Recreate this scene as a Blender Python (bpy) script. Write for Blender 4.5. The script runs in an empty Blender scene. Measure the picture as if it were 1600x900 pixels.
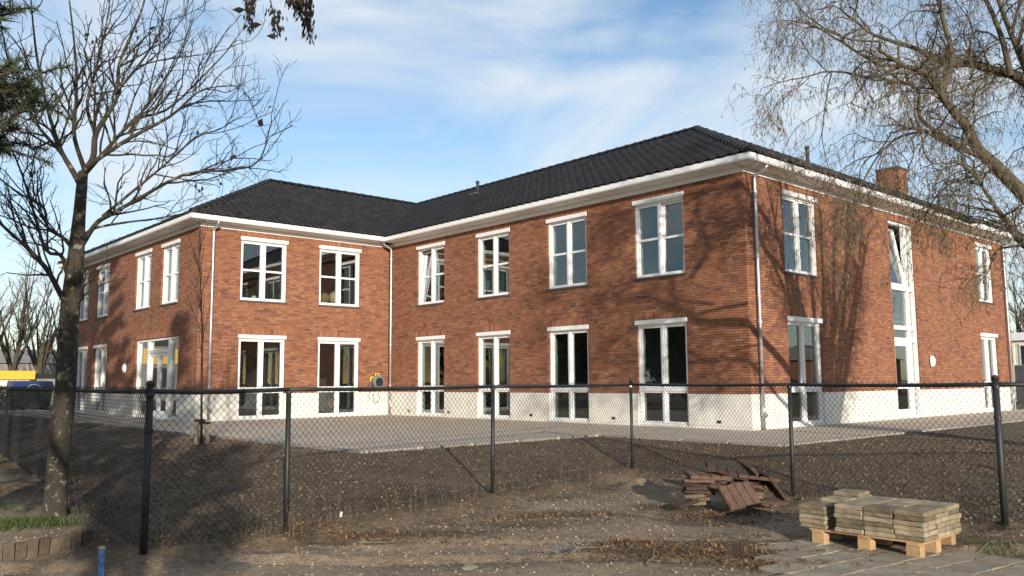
import bpy, bmesh, math, random
import numpy as np
from mathutils import Vector, Matrix
random.seed(7); rng = np.random.default_rng(7)
SC = bpy.context.scene
COL = SC.collection
rad = math.radians

# ------------------------------------------------------------------ camera
F_PX, PITCH, ROLL, YAW = 1319.92, 0.1103, -0.0072, 2.4095
CAM = np.array([10.8798, -17.1459, 1.1513])
FW = np.array([math.cos(YAW)*math.cos(PITCH), math.sin(YAW)*math.cos(PITCH), math.sin(PITCH)])
_rt = np.array([math.sin(YAW), -math.cos(YAW), 0.0]); _up = np.cross(_rt, FW)
RT = _rt*math.cos(ROLL) + _up*math.sin(ROLL)
UP = -_rt*math.sin(ROLL) + _up*math.cos(ROLL)
cam_data = bpy.data.cameras.new('camera'); cam = bpy.data.objects.new('camera', cam_data); COL.objects.link(cam)
cam_data.sensor_width = 36.0; cam_data.lens = F_PX/1600*36; cam_data.clip_end = 3000; cam_data.clip_start = 0.1
cam.matrix_world = Matrix(((RT[0], UP[0], -FW[0], CAM[0]), (RT[1], UP[1], -FW[1], CAM[1]), (RT[2], UP[2], -FW[2], CAM[2]), (0, 0, 0, 1)))
SC.camera = cam

# ------------------------------------------------------------------ sun, sky, exposure
SUN_ELEV = rad(12.5)
SUN_TRAVEL = np.array([-0.893, 0.45]); SUN_TRAVEL /= np.linalg.norm(SUN_TRAVEL)
to_sun = Vector((-SUN_TRAVEL[0]*math.cos(SUN_ELEV), -SUN_TRAVEL[1]*math.cos(SUN_ELEV), math.sin(SUN_ELEV)))
sun_data = bpy.data.lights.new('sun', 'SUN'); sun_data.energy = 4.7; sun_data.angle = rad(0.55); sun_data.color = (1.0, 0.9, 0.77)
sun = bpy.data.objects.new('sun', sun_data); COL.objects.link(sun)
sun.rotation_euler = to_sun.to_track_quat('Z', 'Y').to_euler(); sun.location = (30, -30, 30)

world = bpy.data.worlds.new('World'); SC.world = world; world.use_nodes = True
wn = world.node_tree.nodes; wl = world.node_tree.links; wn.clear()
w_out = wn.new('ShaderNodeOutputWorld'); w_bg = wn.new('ShaderNodeBackground'); w_bg.inputs['Strength'].default_value = 0.15
sky = wn.new('ShaderNodeTexSky'); sky.sky_type = 'NISHITA'; sky.sun_disc = False
sky.sun_elevation = SUN_ELEV; sky.sun_rotation = math.atan2(to_sun.x, to_sun.y); sky.air_density = 1.0; sky.dust_density = 0.25; sky.ozone_density = 2.4
w_tc = wn.new('ShaderNodeTexCoord')
w_map = wn.new('ShaderNodeMapping'); w_map.inputs['Rotation'].default_value = (0.25, 0.15, rad(-35)); w_map.inputs['Scale'].default_value = (1.3, 3.0, 5.5)
w_n1 = wn.new('ShaderNodeTexNoise'); w_n1.inputs['Scale'].default_value = 1.15; w_n1.inputs['Detail'].default_value = 8; w_n1.inputs['Roughness'].default_value = 0.55; w_n1.inputs['Distortion'].default_value = 0.5
w_r1 = wn.new('ShaderNodeValToRGB'); w_r1.color_ramp.elements[0].position = 0.37; w_r1.color_ramp.elements[1].position = 0.63
w_r1.color_ramp.elements[1].color = (0.9, 0.9, 0.9, 1)
w_mix = wn.new('ShaderNodeMix'); w_mix.data_type = 'RGBA'
w_mix.inputs['B'].default_value = (4.3, 4.65, 4.9, 1)
wl.new(w_tc.outputs['Generated'], w_map.inputs['Vector']); wl.new(w_map.outputs['Vector'], w_n1.inputs['Vector'])
wl.new(w_n1.outputs['Fac'], w_r1.inputs['Fac']); wl.new(w_r1.outputs['Color'], w_mix.inputs['Factor'])
wl.new(sky.outputs['Color'], w_mix.inputs['A']); wl.new(w_mix.outputs['Result'], w_bg.inputs['Color'])
wl.new(w_bg.outputs['Background'], w_out.inputs['Surface'])

vs = SC.view_settings; vs.view_transform = 'Standard'; vs.look = 'None'; vs.exposure = 0.35; vs.gamma = 1.0; vs.use_curve_mapping = False
SC.cycles.max_bounces = 8; SC.cycles.transparent_max_bounces = 16

# ------------------------------------------------------------------ helpers
def px(x, y, depth): return CAM + depth*(FW + RT*(x-800)/F_PX - UP*(y-450)/F_PX)
def px_plane(x, y, axis, v):
    d = FW + RT*(x-800)/F_PX - UP*(y-450)/F_PX
    return CAM + d*(v-CAM[axis])/d[axis]

def tag(o, label=None, cat=None, group=None, kind=None):
    if label: o['label'] = label
    if cat: o['category'] = cat
    if group: o['group'] = group
    if kind: o['kind'] = kind
    return o
def empty(name, loc=(0, 0, 0), label=None, cat=None, group=None, parent=None):
    o = bpy.data.objects.new(name, None); COL.objects.link(o); o.location = loc; o.empty_display_size = 0.2
    if parent: o.parent = parent
    return tag(o, label, cat, group)
def link_mesh(name, me, parent=None, loc=None):
    o = bpy.data.objects.new(name, me); COL.objects.link(o)
    if parent:
        o.parent = parent
        pl = parent
        off = Vector((0, 0, 0))
        while pl: off += pl.location; pl = pl.parent
        o.location = -off if loc is None else Vector(loc)-off
    elif loc is not None: o.location = loc
    return o

class MB:
    def __init__(s): s.v = []; s.f = []; s.n = 0
    def add(s, verts, faces):
        b = s.n; s.v.extend([tuple(map(float, q)) for q in verts]); s.n += len(verts)
        s.f.extend([tuple(i+b for i in f) for f in faces]); return s
    def box(s, a, b):
        x0, y0, z0 = np.minimum(a, b); x1, y1, z1 = np.maximum(a, b)
        return s.add([(x0,y0,z0),(x1,y0,z0),(x1,y1,z0),(x0,y1,z0),(x0,y0,z1),(x1,y0,z1),(x1,y1,z1),(x0,y1,z1)],
              [(3,2,1,0),(4,5,6,7),(0,1,5,4),(1,2,6,5),(2,3,7,6),(3,0,4,7)])
    def obox(s, c, ax, ay, az):
        c, ax, ay, az = map(np.array, (c, ax, ay, az))
        vs_ = [c+i*ax+j*ay+k*az for k in (-1, 1) for i, j in ((-1,-1),(1,-1),(1,1),(-1,1))]
        return s.add(vs_, [(3,2,1,0),(4,5,6,7),(0,1,5,4),(1,2,6,5),(2,3,7,6),(3,0,4,7)])
    def tube(s, pts, radii, sides=6, cap=True):
        pts = np.asarray(pts, float); n = len(pts)
        if np.isscalar(radii): radii = [radii]*n
        tang = np.gradient(pts, axis=0); tang /= (np.linalg.norm(tang, axis=1, keepdims=True)+1e-9)
        ref = np.array([0.0, 0.0, 1.0]) if abs(tang[0][2]) < 0.9 else np.array([1.0, 0.0, 0.0])
        a = np.cross(tang[0], ref); a /= np.linalg.norm(a)
        V = []
        cs = [(math.cos(2*math.pi*k/sides), math.sin(2*math.pi*k/sides)) for k in range(sides)]
        for i in range(n):
            t = tang[i]; a = a-t*np.dot(a, t); a /= (np.linalg.norm(a)+1e-9); b = np.cross(t, a); r = radii[i]; p = pts[i]
            for c_, s_ in cs: V.append(p+a*(r*c_)+b*(r*s_))
        Fc = []
        for i in range(n-1):
            for k in range(sides):
                k2 = (k+1) % sides
                Fc.append((i*sides+k, i*sides+k2, (i+1)*sides+k2, (i+1)*sides+k))
        if cap:
            Fc.append(tuple(range(sides-1, -1, -1))); Fc.append(tuple((n-1)*sides+k for k in range(sides)))
        return s.add(V, Fc)
    def mesh(s, name, mat, smooth=False):
        me = bpy.data.meshes.new(name); me.from_pydata(s.v, [], s.f); me.update()
        if mat: me.materials.append(mat)
        if smooth: me.polygons.foreach_set('use_smooth', np.ones(len(me.polygons), bool))
        return me
    def build(s, name, mat, parent=None, smooth=False, loc=None, bevel=0):
        me = s.mesh(name, mat, smooth)
        if bevel:
            bm = bmesh.new(); bm.from_mesh(me); bmesh.ops.bevel(bm, geom=bm.edges[:], offset=bevel, segments=1, affect='EDGES'); bm.to_mesh(me); bm.free()
        return link_mesh(name, me, parent, loc)

def np_mesh(name, V, Q, mat, smooth=False):
    V = np.asarray(V, np.float32); Q = np.asarray(Q, np.int32); k = Q.shape[1]
    me = bpy.data.meshes.new(name); me.vertices.add(len(V)); me.vertices.foreach_set('co', V.ravel())
    me.loops.add(Q.size); me.loops.foreach_set('vertex_index', Q.ravel())
    me.polygons.add(len(Q)); me.polygons.foreach_set('loop_start', np.arange(0, Q.size, k, dtype=np.int32))
    me.update(calc_edges=True)
    if mat: me.materials.append(mat)
    me.polygons.foreach_set('use_smooth', np.full(len(me.polygons), bool(smooth)))
    return me

class FB_:
    """fast collector for thousands of thin tubes and small faces (arrays instead of tuples)"""
    def __init__(s): s.V = []; s.Q = []; s.n = 0
    def quads(s, V, Q): s.V.append(np.asarray(V, np.float32)); s.Q.append(np.asarray(Q, np.int32)+s.n); s.n += len(V)
    def add(s, V, faces):
        for f in faces:
            if len(f) == 3: f = (f[0], f[1], f[2], f[2])
        s.quads(V, [f if len(f) == 4 else (f[0], f[1], f[2], f[2]) for f in faces])
    def tube(s, pts, radii, sides=6, cap=True):
        pts = np.asarray(pts, float); n = len(pts)
        radii = np.full(n, radii) if np.isscalar(radii) else np.asarray(radii)
        t = np.empty_like(pts); t[1:-1] = pts[2:]-pts[:-2]; t[0] = pts[1]-pts[0]; t[-1] = pts[-1]-pts[-2]
        m = pts[-1]-pts[0]; ax = np.abs(m); ref = np.zeros(3); ref[int(np.argmin(ax))] = 1.0
        a = np.cross(t, ref); a /= (np.sqrt((a*a).sum(1))[:, None]+1e-9); b = np.cross(t, a); b /= (np.sqrt((b*b).sum(1))[:, None]+1e-9)
        an = np.arange(sides)*(2*math.pi/sides)
        V = pts[:, None]+(a[:, None]*np.cos(an)[None, :, None]+b[:, None]*np.sin(an)[None, :, None])*radii[:, None, None]
        i = (np.arange(n-1)*sides)[:, None]; k = np.arange(sides)[None]; k2 = (k+1) % sides
        Q = np.stack([i+k, i+k2, i+sides+k2, i+sides+k], -1).reshape(-1, 4)
        s.quads(V.reshape(-1, 3), Q)
    def build(s, name, mat, parent=None, smooth=False):
        V = np.concatenate(s.V) if s.V else np.zeros((0, 3)); Q = np.concatenate(s.Q) if s.Q else np.zeros((0, 4), int)
        return link_mesh(name, np_mesh(name, V, Q, mat, smooth), parent)
class TB_(FB_):
    def tris(s, V): s.V.append(np.asarray(V, np.float32).reshape(-1, 3)); k = np.arange(len(s.V[-1])).reshape(-1, 3); s.Q.append(k+s.n); s.n += len(s.V[-1])

# ------------------------------------------------------------------ materials
class N:
    def __init__(s, name):
        s.m = bpy.data.materials.new(name); s.m.use_nodes = True; s.t = s.m.node_tree; s.n = s.t.nodes
        s.b = s.n['Principled BSDF']; s.out = s.n['Material Output']
    def new(s, ty, **kw):
        nd = s.n.new(ty)
        for k, v in kw.items():
            if k.startswith('i_'): nd.inputs[k[2:].replace('_', ' ')].default_value = v
            else: setattr(nd, k, v)
        return nd
    def link(s, a, b): s.t.links.new(a, b)
    def coord(s, scale=(1, 1, 1), kind='Object'):
        tc = s.new('ShaderNodeTexCoord'); mp = s.new('ShaderNodeMapping'); mp.inputs['Scale'].default_value = scale
        s.link(tc.outputs[kind], mp.inputs['Vector']); return mp.outputs['Vector']
    def noise(s, scale, detail=4, rough=0.6, vec=None):
        nd = s.new('ShaderNodeTexNoise'); nd.inputs['Scale'].default_value = scale; nd.inputs['Detail'].default_value = detail; nd.inputs['Roughness'].default_value = rough
        s.link(vec if vec is not None else s.coord(), nd.inputs['Vector']); return nd.outputs['Fac']
    def ramp(s, fac, stops):
        nd = s.new('ShaderNodeValToRGB'); e = nd.color_ramp.elements
        while len(e) < len(stops): e.new(0.5)
        for el, (p, c) in zip(e, stops): el.position = p; el.color = (*c, 1) if len(c) == 3 else c
        s.link(fac, nd.inputs['Fac']); return nd.outputs['Color']
    def mix(s, fac, a, b, mode='MIX'):
        nd = s.new('ShaderNodeMix', data_type='RGBA', blend_type=mode)
        for sock, v in (('Factor', fac), ('A', a), ('B', b)):
            if hasattr(v, 'links'): s.link(v, nd.inputs[sock])
            elif sock == 'Factor': nd.inputs[sock].default_value = v
            else: nd.inputs[sock].default_value = (*v, 1)
        return nd.outputs['Result']
    def bump(s, h, strength=0.3, dist=0.01):
        nd = s.new('ShaderNodeBump'); nd.inputs['Strength'].default_value = strength; nd.inputs['Distance'].default_value = dist
        s.link(h, nd.inputs['Height']); s.link(nd.outputs['Normal'], s.b.inputs['Normal'])
    def base(s, c):
        if hasattr(c, 'links'): s.link(c, s.b.inputs['Base Color'])
        else: s.b.inputs['Base Color'].default_value = (*c, 1)
    def rough(s, v): s.b.inputs['Roughness'].default_value = v
    def island(s): return s.new('ShaderNodeNewGeometry').outputs['Random Per Island']
    def objrand(s): return s.new('ShaderNodeObjectInfo').outputs['Random']

def simple(name, c, rough=0.6, metal=0.0, var=0.12, scale=6.0, bump=0.0):
    m = N(name)
    f = m.noise(scale, 6)
    lo = tuple(x*(1-var*2) for x in c); hi = tuple(min(1, x*(1+var)) for x in c)
    m.base(m.ramp(f, [(0.3, lo), (0.7, hi)])); m.rough(rough); m.b.inputs['Metallic'].default_value = metal
    if bump: m.bump(m.noise(scale*8, 4), bump, 0.01)
    return m.m
def varied(name, stops, rough=0.8, source='island', noise_scale=18, amt=0.35, bump=0.25):
    m = N(name)
    f = m.island() if source == 'island' else m.objrand()
    c = m.ramp(f, stops)
    n_ = m.noise(noise_scale, 5)
    c = m.mix(amt, c, m.ramp(n_, [(0.3, (0.25, 0.25, 0.25)), (0.75, (0.9, 0.9, 0.9))]), 'OVERLAY')
    m.base(c); m.rough(rough)
    if bump: m.bump(n_, bump, 0.01)
    return m.m

BR = [(0.0, (0.13, 0.058, 0.043)), (0.04, (0.18, 0.075, 0.048)), (0.2, (0.232, 0.093, 0.051)), (0.5, (0.268, 0.11, 0.057)), (0.85, (0.3, 0.13, 0.067)), (1.0, (0.338, 0.163, 0.088))]
def brick_mat(name, source):
    m = N(name)
    r = m.island() if source == 'island' else m.objrand()
    c = m.ramp(r, BR)
    big = m.noise(0.55, 4, 0.7, m.coord((1, 1, 1.6)))
    c = m.mix(0.3, c, m.ramp(big, [(0.32, (0.36, 0.34, 0.36)), (0.66, (0.62, 0.6, 0.57))]), 'OVERLAY')
    fine = m.noise(45, 4)
    c = m.mix(0.25, c, m.ramp(fine, [(0.3, (0.3, 0.3, 0.3)), (0.7, (0.7, 0.7, 0.7))]), 'OVERLAY')
    m.base(c); m.rough(0.85); m.bump(fine, 0.35, 0.006)
    return m.m
M_BRICK = brick_mat('brick_mass', 'island'); M_BRICK1 = brick_mat('brick_single', 'object')
M_MORTAR = simple('mortar', (0.07, 0.047, 0.037), 0.95)
M_PLINTH = simple('plinth_render', (0.74, 0.715, 0.65), 0.9, var=0.08, scale=2.5, bump=0.15)
M_WHITE = simple('white_paint', (0.80, 0.80, 0.79), 0.35, var=0.03)
M_SOFFIT = simple('soffit_board', (0.8, 0.79, 0.76), 0.6, var=0.04)
M_DARK = simple('dark_gap', (0.03, 0.03, 0.03), 0.9)
M_SILL = simple('stone_sill', (0.075, 0.078, 0.085), 0.6)
def tile_mat(name, source):
    m = N(name); r = m.island() if source == 'island' else m.objrand()
    m.base(m.ramp(r, [(0, (0.0145, 0.014, 0.0155)), (0.6, (0.0185, 0.0178, 0.0195)), (1, (0.024, 0.023, 0.025))]))
    m.rough(0.46); m.b.inputs['Specular IOR Level'].default_value = 0.2; m.bump(m.noise(30, 4), 0.15, 0.006); return m.m
M_TILE = tile_mat('tile_mass', 'island'); M_TILE1 = tile_mat('tile_single', 'object')
M_ROOFB = simple('roof_underlay', (0.016, 0.016, 0.019), 0.6)
M_ZINC = simple('zinc_pipe', (0.5, 0.51, 0.52), 0.42, metal=0.65, var=0.12)
M_FENCE = simple('fence_coating', (0.014, 0.016, 0.018), 0.55, var=0.3, bump=.2)
M_INT = simple('interior_plaster', (0.28, 0.28, 0.265), 0.9, var=0.05)
M_INTD = simple('interior_dark', (0.06, 0.055, 0.05), 0.8)
M_LINING = simple('lining_green', (0.50, 0.58, 0.46), 0.7, var=0.03)
M_BACKWALL = simple('back_brick', (0.24, 0.1, 0.06), 0.9, scale=3)
def glass_mat():
    m = N('window_glass'); nt = m.t; m.n.remove(m.b)
    lw = m.new('ShaderNodeLayerWeight'); lw.inputs['Blend'].default_value = 0.5
    p = m.new('ShaderNodeMath', operation='POWER'); p.inputs[1].default_value = 3.2
    mm = m.new('ShaderNodeMath', operation='MULTIPLY_ADD'); mm.inputs[1].default_value = 0.8; mm.inputs[2].default_value = 0.09
    mm.use_clamp = True
    g = m.new('ShaderNodeBsdfGlossy'); g.inputs['Roughness'].default_value = 0.0; g.inputs['Color'].default_value = (0.95, 0.97, 1, 1)
    t = m.new('ShaderNodeBsdfTransparent'); t.inputs['Color'].default_value = (0.80, 0.84, 0.82, 1)
    mx = m.new('ShaderNodeMixShader')
    m.link(lw.outputs['Facing'], p.inputs[0]); m.link(p.outputs[0], mm.inputs[0]); m.link(mm.outputs[0], mx.inputs['Fac'])
    m.link(t.outputs[0], mx.inputs[1]); m.link(g.outputs[0], mx.inputs[2]); m.link(mx.outputs[0], m.out.inputs['Surface'])
    return m.m
M_GLASS = glass_mat()

# ------------------------------------------------------------------ site layout
LA, LB, LE, LR, HP, HW = 14.93, 6.97, 13.9, 17.3, 0.82, 6.12
FP = [np.array(q) for q in ((2.81, -14.39), (2.52, -12.85), (1.89, -9.44), (1.19, -5.66), (4.76, -6.56), (7.56, -7.21))]
_fld = np.array((-12.2, 1.30))/np.hypot(12.2, 1.3)
FL = [np.array((2.81, -14.39))+_fld*k for k in (0, 5.3, 12.6, 17, 20, 23, 26.6, 28, 30)]
FR = [FP[5]+np.array((0.62, 0.78))*2.9*k for k in range(0, 4)]
GROUND_CAM, GROUND_FENCE = -0.50, -0.37

def seg_dist(X, Y, a, b):
    d = b-a; L2 = d@d; t = np.clip(((X-a[0])*d[0]+(Y-a[1])*d[1])/L2, 0, 1)
    return np.hypot(X-(a[0]+t*d[0]), Y-(a[1]+t*d[1]))
FENCE_LINE = [FL[8], FL[0], FP[3], FP[5], FR[3]]
def smooth(t): t = np.clip(t, 0, 1); return t*t*(3-2*t)
def inside_fence(X, Y):
    poly = [FL[8], FL[0], FP[3], FP[5], FR[3], np.array((40.0, 30.0)), np.array((40.0, 900.0)), np.array((-900.0, 900.0)), np.array((-900.0, FL[8][1]+60))]
    X = np.asarray(X, float); Y = np.asarray(Y, float); ins = np.zeros(X.shape, bool)
    for a, b in zip(poly, poly[1:]+poly[:1]):
        cond = (a[1] > Y) != (b[1] > Y)
        with np.errstate(divide='ignore', invalid='ignore'): xi = (b[0]-a[0])*(Y-a[1])/(b[1]-a[1]+1e-12)+a[0]
        ins ^= cond & (X < xi)
    return ins
def paving_dist(X, Y):
    # distance outside the paved L (0 inside)
    def rect(x0, x1, y0, y1):
        dx = np.maximum(np.maximum(x0-X, X-x1), 0); dy = np.maximum(np.maximum(y0-Y, Y-y1), 0); return np.hypot(dx, dy)
    return np.minimum(np.minimum(rect(-60, -1.6, -9.4, 40), rect(-60, 2.75, -3.45, 40)), rect(-60, 2.75, -3.45, 60))
_ph = rng.uniform(0, 6.28, 60); _an = rng.uniform(0, 6.28, 60)
def vnoise(X, Y, freq, i0, n=7):
    z = 0
    for k in range(n):
        a = _an[(i0+k) % 60]; fr = freq*(0.7+0.13*k)
        z = z+np.sin((X*math.cos(a)+Y*math.sin(a))*fr+_ph[(i0+k) % 60]+1.7*np.sin((X*math.sin(a)-Y*math.cos(a))*fr*0.6+_ph[(i0+2*k+3) % 60]))
    return z/n
MOUND = px_plane(1000, 757, 2, -.44)
def height(X, Y, fine=True):
    X = np.asarray(X, float); Y = np.asarray(Y, float)
    df = np.full(X.shape, 1e9)
    for a, b in zip(FENCE_LINE[:-1], FENCE_LINE[1:]): df = np.minimum(df, seg_dist(X, Y, a, b))
    dp = paving_dist(X, Y)
    ins = inside_fence(X, Y)
    t = df/(df+dp+1e-6)
    h_in = GROUND_FENCE+(-0.035-GROUND_FENCE)*smooth(t*1.05)
    path_m = smooth((X-5.7)/.4)*smooth((-8.45-Y)/.3)
    g_cam = GROUND_CAM+.04*smooth((X-4.6)/1.2)-.012*path_m
    h_out = GROUND_FENCE+(g_cam-GROUND_FENCE)*smooth(df/0.38)
    h_out = h_out+.15*np.exp(-((X-MOUND[0])**2+(Y-MOUND[1])**2)/.07)+.05*np.exp(-((X-MOUND[0]-.5)**2+(Y-MOUND[1]+.45)**2)/.1)
    ra = (X-5.2)*FW[0]+(Y+11.6)*FW[1]+.10*np.sin(((X-5.2)*RT[0]+(Y+11.6)*RT[1])*.9)
    h_out = h_out-.045*np.exp(-((ra-.05)/.10)**2)+.025*np.exp(-((ra-.28)/.09)**2)-.04*np.exp(-((ra-1.05)/.11)**2)+.02*np.exp(-((ra-.82)/.08)**2)
    # planted bed with palisade on the left, outside the fence
    bed = smooth((1.42-X)/0.15)*smooth((-12.0-Y)/0.5)
    h_out = h_out*(1-bed)+(-0.365)*bed
    h = np.where(ins, h_in, h_out)
    far = np.hypot(X-3, Y+8); h = h+(-0.04-h)*smooth((far-22)/12)*(~ins)
    if fine:
        on = smooth(dp/0.25)
        rough_in = np.where(ins, 1.0, 0.55+1.0*np.exp(-(df/.45)**2))*(1-.85*path_m*(~ins)); on = on*(1-.8*path_m*(~ins))
        h = h+on*(np.where(ins, .03, .042)*vnoise(X, Y, 2.2, 0)+rough_in*(0.022*vnoise(X, Y, 7.0, 9)+0.012*vnoise(X, Y, 19.0, 20)+0.006*vnoise(X, Y, 47.0, 31)))*smooth((30-far)/10)
    return np.where(dp <= 0.0, -0.06, h)

def spaced(lo, hi, step, far, g=1.18):
    c = list(np.arange(lo, hi+1e-6, step)); a = lo; s_ = step
    left = []
    while a > -far: s_ *= g; a -= s_; left.append(a)
    a = hi; s_ = step; right = []
    while a < far: s_ *= g; a += s_; right.append(a)
    return np.array(left[::-1]+c+right)

# ------------------------------------------------------------------ ground
def soil_mat():
    m = N('soil')
    at = m.new('ShaderNodeAttribute', attribute_name='zone'); zone = at.outputs['Fac']
    n1 = m.noise(1.3, 6, 0.65); n2 = m.noise(14, 6, 0.7); n3 = m.noise(60, 3, 0.6)
    dark = m.ramp(n2, [(0.3, (0.058, 0.039, 0.023)), (0.55, (0.122, 0.084, 0.05)), (0.75, (0.21, 0.152, 0.095))])
    track = m.ramp(n2, [(0.25, (0.25, 0.18, 0.117)), (0.55, (0.42, 0.317, 0.218)), (0.8, (0.53, 0.42, 0.3))])
    zf = m.new('ShaderNodeMath', operation='ADD'); m.link(zone, zf.inputs[0])
    sub = m.new('ShaderNodeMath', operation='MULTIPLY_ADD'); m.link(n1, sub.inputs[0]); sub.inputs[1].default_value = 1.4; sub.inputs[2].default_value = -0.7
    m.link(sub.outputs[0], zf.inputs[1]); zf.use_clamp = True
    c = m.mix(zf.outputs[0], dark, track)
    n4 = m.noise(2.6, 5, .7)
    c = m.mix(m.ramp(n4, [(.48, (0, 0, 0)), (.64, (.5, .5, .5))]), c, m.ramp(n2, [(.3, (.11, .066, .035)), (.7, (.27, .175, .098))]))
    vo = m.new('ShaderNodeTexVoronoi'); vo.inputs['Scale'].default_value = 38; m.link(m.coord(), vo.inputs['Vector'])
    peb = m.ramp(vo.outputs['Distance'], [(0.2, (1, 1, 1)), (0.34, (0, 0, 0))])
    pn = m.ramp(m.noise(7, 3), [(0.45, (0, 0, 0)), (0.56, (1, 1, 1))])
    pf = m.mix(1.0, peb, pn, 'MULTIPLY')
    c = m.mix(pf, c, m.ramp(vo.outputs['Color'], [(0.2, (0.09, 0.068, 0.045)), (0.8, (0.16, 0.122, 0.08))]))
    m.base(c); m.rough(0.95)
    ad = m.new('ShaderNodeMath', operation='ADD'); m.link(n2, ad.inputs[0]); m.link(n3, ad.inputs[1])
    m.bump(ad.outputs[0], 1.0, 0.05)
    return m.m
M_SOIL = soil_mat()
gx = spaced(-2.5, 9.5, 0.045, 900); gy = spaced(-16.2, -2.6, 0.045, 900)
GX, GY = np.meshgrid(gx, gy, indexing='ij'); GZ = height(GX, GY)
nx_, ny_ = GX.shape; idx = np.arange(nx_*ny_).reshape(nx_, ny_)
Q = np.stack([idx[:-1, :-1], idx[1:, :-1], idx[1:, 1:], idx[:-1, 1:]], -1).reshape(-1, 4)
me = np_mesh('ground', np.stack([GX, GY, GZ], -1).reshape(-1, 3), Q, M_SOIL, True)
zone = np.where(inside_fence(GX, GY), 0.12, 0.62)
dfz = np.full(GX.shape, 1e9)
for a, b in zip(FENCE_LINE[:-1], FENCE_LINE[1:]): dfz = np.minimum(dfz, seg_dist(GX, GY, a, b))
zone = 0.05+0.75*np.where(inside_fence(GX, GY), 0, smooth(dfz/0.7))
zone = zone+0.5*np.exp(-((GX-2.95)**2+(GY+14.0)**2)/.5)+0.25*np.exp(-((GX-3.1)**2+(GY+12.3)**2)/.6)
att = me.attributes.new('zone', 'FLOAT', 'POINT'); att.data.foreach_set('value', zone.ravel().astype(np.float32))
ground = link_mesh('ground', me); tag(ground, 'bare brown soil sloping up to the paved terrace', None, None, 'structure')

# paving of the terrace and the walk round the building (small clinkers, too flat to pick apart at this distance)
def paving_mat():
    m = N('clinker_paving')
    br = m.new('ShaderNodeTexBrick'); br.inputs['Scale'].default_value = 1.0; br.inputs['Brick Width'].default_value = 0.21; br.inputs['Row Height'].default_value = 0.105
    br.inputs['Mortar Size'].default_value = 0.006; br.inputs['Color1'].default_value = (0.47, 0.40, 0.31, 1); br.inputs['Color2'].default_value = (0.57, 0.49, 0.385, 1); br.inputs['Mortar'].default_value = (0.12, 0.105, 0.085, 1)
    m.link(m.coord(), br.inputs['Vector'])
    n1 = m.noise(0.7, 5); n2 = m.noise(9, 4)
    c = m.mix(0.5, br.outputs['Color'], m.ramp(n1, [(0.3, (0.36, 0.35, 0.35)), (0.7, (0.62, 0.6, 0.57))]), 'OVERLAY')
    c = m.mix(0.35, c, m.ramp(n2, [(0.3, (0.3, 0.3, 0.3)), (0.7, (0.7, 0.7, 0.7))]), 'OVERLAY')
    m.base(c); m.rough(0.9)
    m.bump(br.outputs['Fac'], -0.4, 0.004)
    return m.m
M_PAVE = paving_mat()
pv = MB()
def pslab(x0, x1, y0, y1): pv.box((x0, y0, -0.055), (x1, y1, 0.0))
pslab(-34, -LA-0.0, -9.3, -LB-0.002)
pslab(-LA+0.002, -1.7, -9.3, -0.002)
pslab(-1.698, 2.65, -3.35, -0.002)
pslab(0.002, 2.65, 0.0, 30)
paving = pv.build('paving', M_PAVE); tag(paving, 'grey clinker paved terrace along the brick building', None, None, 'structure')
M_EDGE = varied('edging_concrete', [(0, (0.22, 0.2, 0.17)), (1, (0.32, 0.295, 0.25))], 0.9, 'object', 12, 0.4, 0.2)
eb = MB().box((-0.495, -0.05, -0.12), (0.495, 0.05, 0.006)); edge_me = eb.mesh('edging_stone', M_EDGE)
def edging(p0, p1):
    p0 = np.array(p0); p1 = np.array(p1); L = np.linalg.norm(p1-p0); n = int(L); d = (p1-p0)/L
    for k in range(n):
        c = p0+d*(k+0.5)*L/n
        o = link_mesh('edging_stone', edge_me, paving, (c[0], c[1], random.uniform(-0.006, 0.004))); o.rotation_euler.z = math.atan2(d[1], d[0])+random.uniform(-.006, .006)
edging((-24, -9.35), (-1.6, -9.35)); edging((-1.65, -9.28), (-1.65, -3.45)); edging((-1.58, -3.4), (2.75, -3.4)); edging((2.7, -3.33), (2.7, 18))

# ------------------------------------------------------------------ the building
bld = empty('school_building', (0, 0, 0), 'two-storey red brick school building with white window frames and black tiled roof', 'building')
class Face:
    def __init__(s, o, t, n, u0, u1, openings):
        s.o = np.array(o, float); s.t = np.array(t, float); s.n = np.array(n, float); s.u0 = u0; s.u1 = u1; s.op = openings
    def P(s, u, z, d): return s.o+s.t*u+s.n*d+np.array((0, 0, z))
    def box(s, mb, u0, u1, z0, z1, d0, d1):
        return mb.box(s.P(u0, z0, d0), s.P(u1, z1, d1))
ZU0, ZU1, ZG0, ZG1 = 3.80, 5.87, 0.03, 2.70
WA = [(-13.15, -11.6), (-9.87, -8.32), (-6.63, -5.08), (-3.35, -1.76)]
WB = [(-5.65, -4.05), (-2.83, -1.22)]
WEu = [(-18.25, -16.7), (-20.87, -19.3), (-25.5, -23.93), (-28.2, -26.6)]
WEg = [(-25.45, -23.85), (-28.05, -26.4)]
WR = [(1.72, 3.36), (14.35, 15.85)]
DOOR_E = (-20.55, -16.5); STAIR = (7.6, 9.25)
def opn(ws, z0, z1): return [(a, b, z0, z1) for a, b in ws]
FA = Face((0, 0, 0), (1, 0, 0), (0, -1, 0), -LA, 0, opn(WA, ZU0, ZU1)+opn(WA, ZG0, ZG1))
FB = Face((-LA, 0, 0), (0, 1, 0), (1, 0, 0), -LB, 0, opn(WB, ZU0, ZU1)+opn(WB, ZG0, ZG1))
FE = Face((0, -LB, 0), (1, 0, 0), (0, -1, 0), -LA-LE, -LA, opn(WEu, ZU0, ZU1)+opn(WEg, ZG0, ZG1)+[(*DOOR_E, 0.02, 2.70)])
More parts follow.
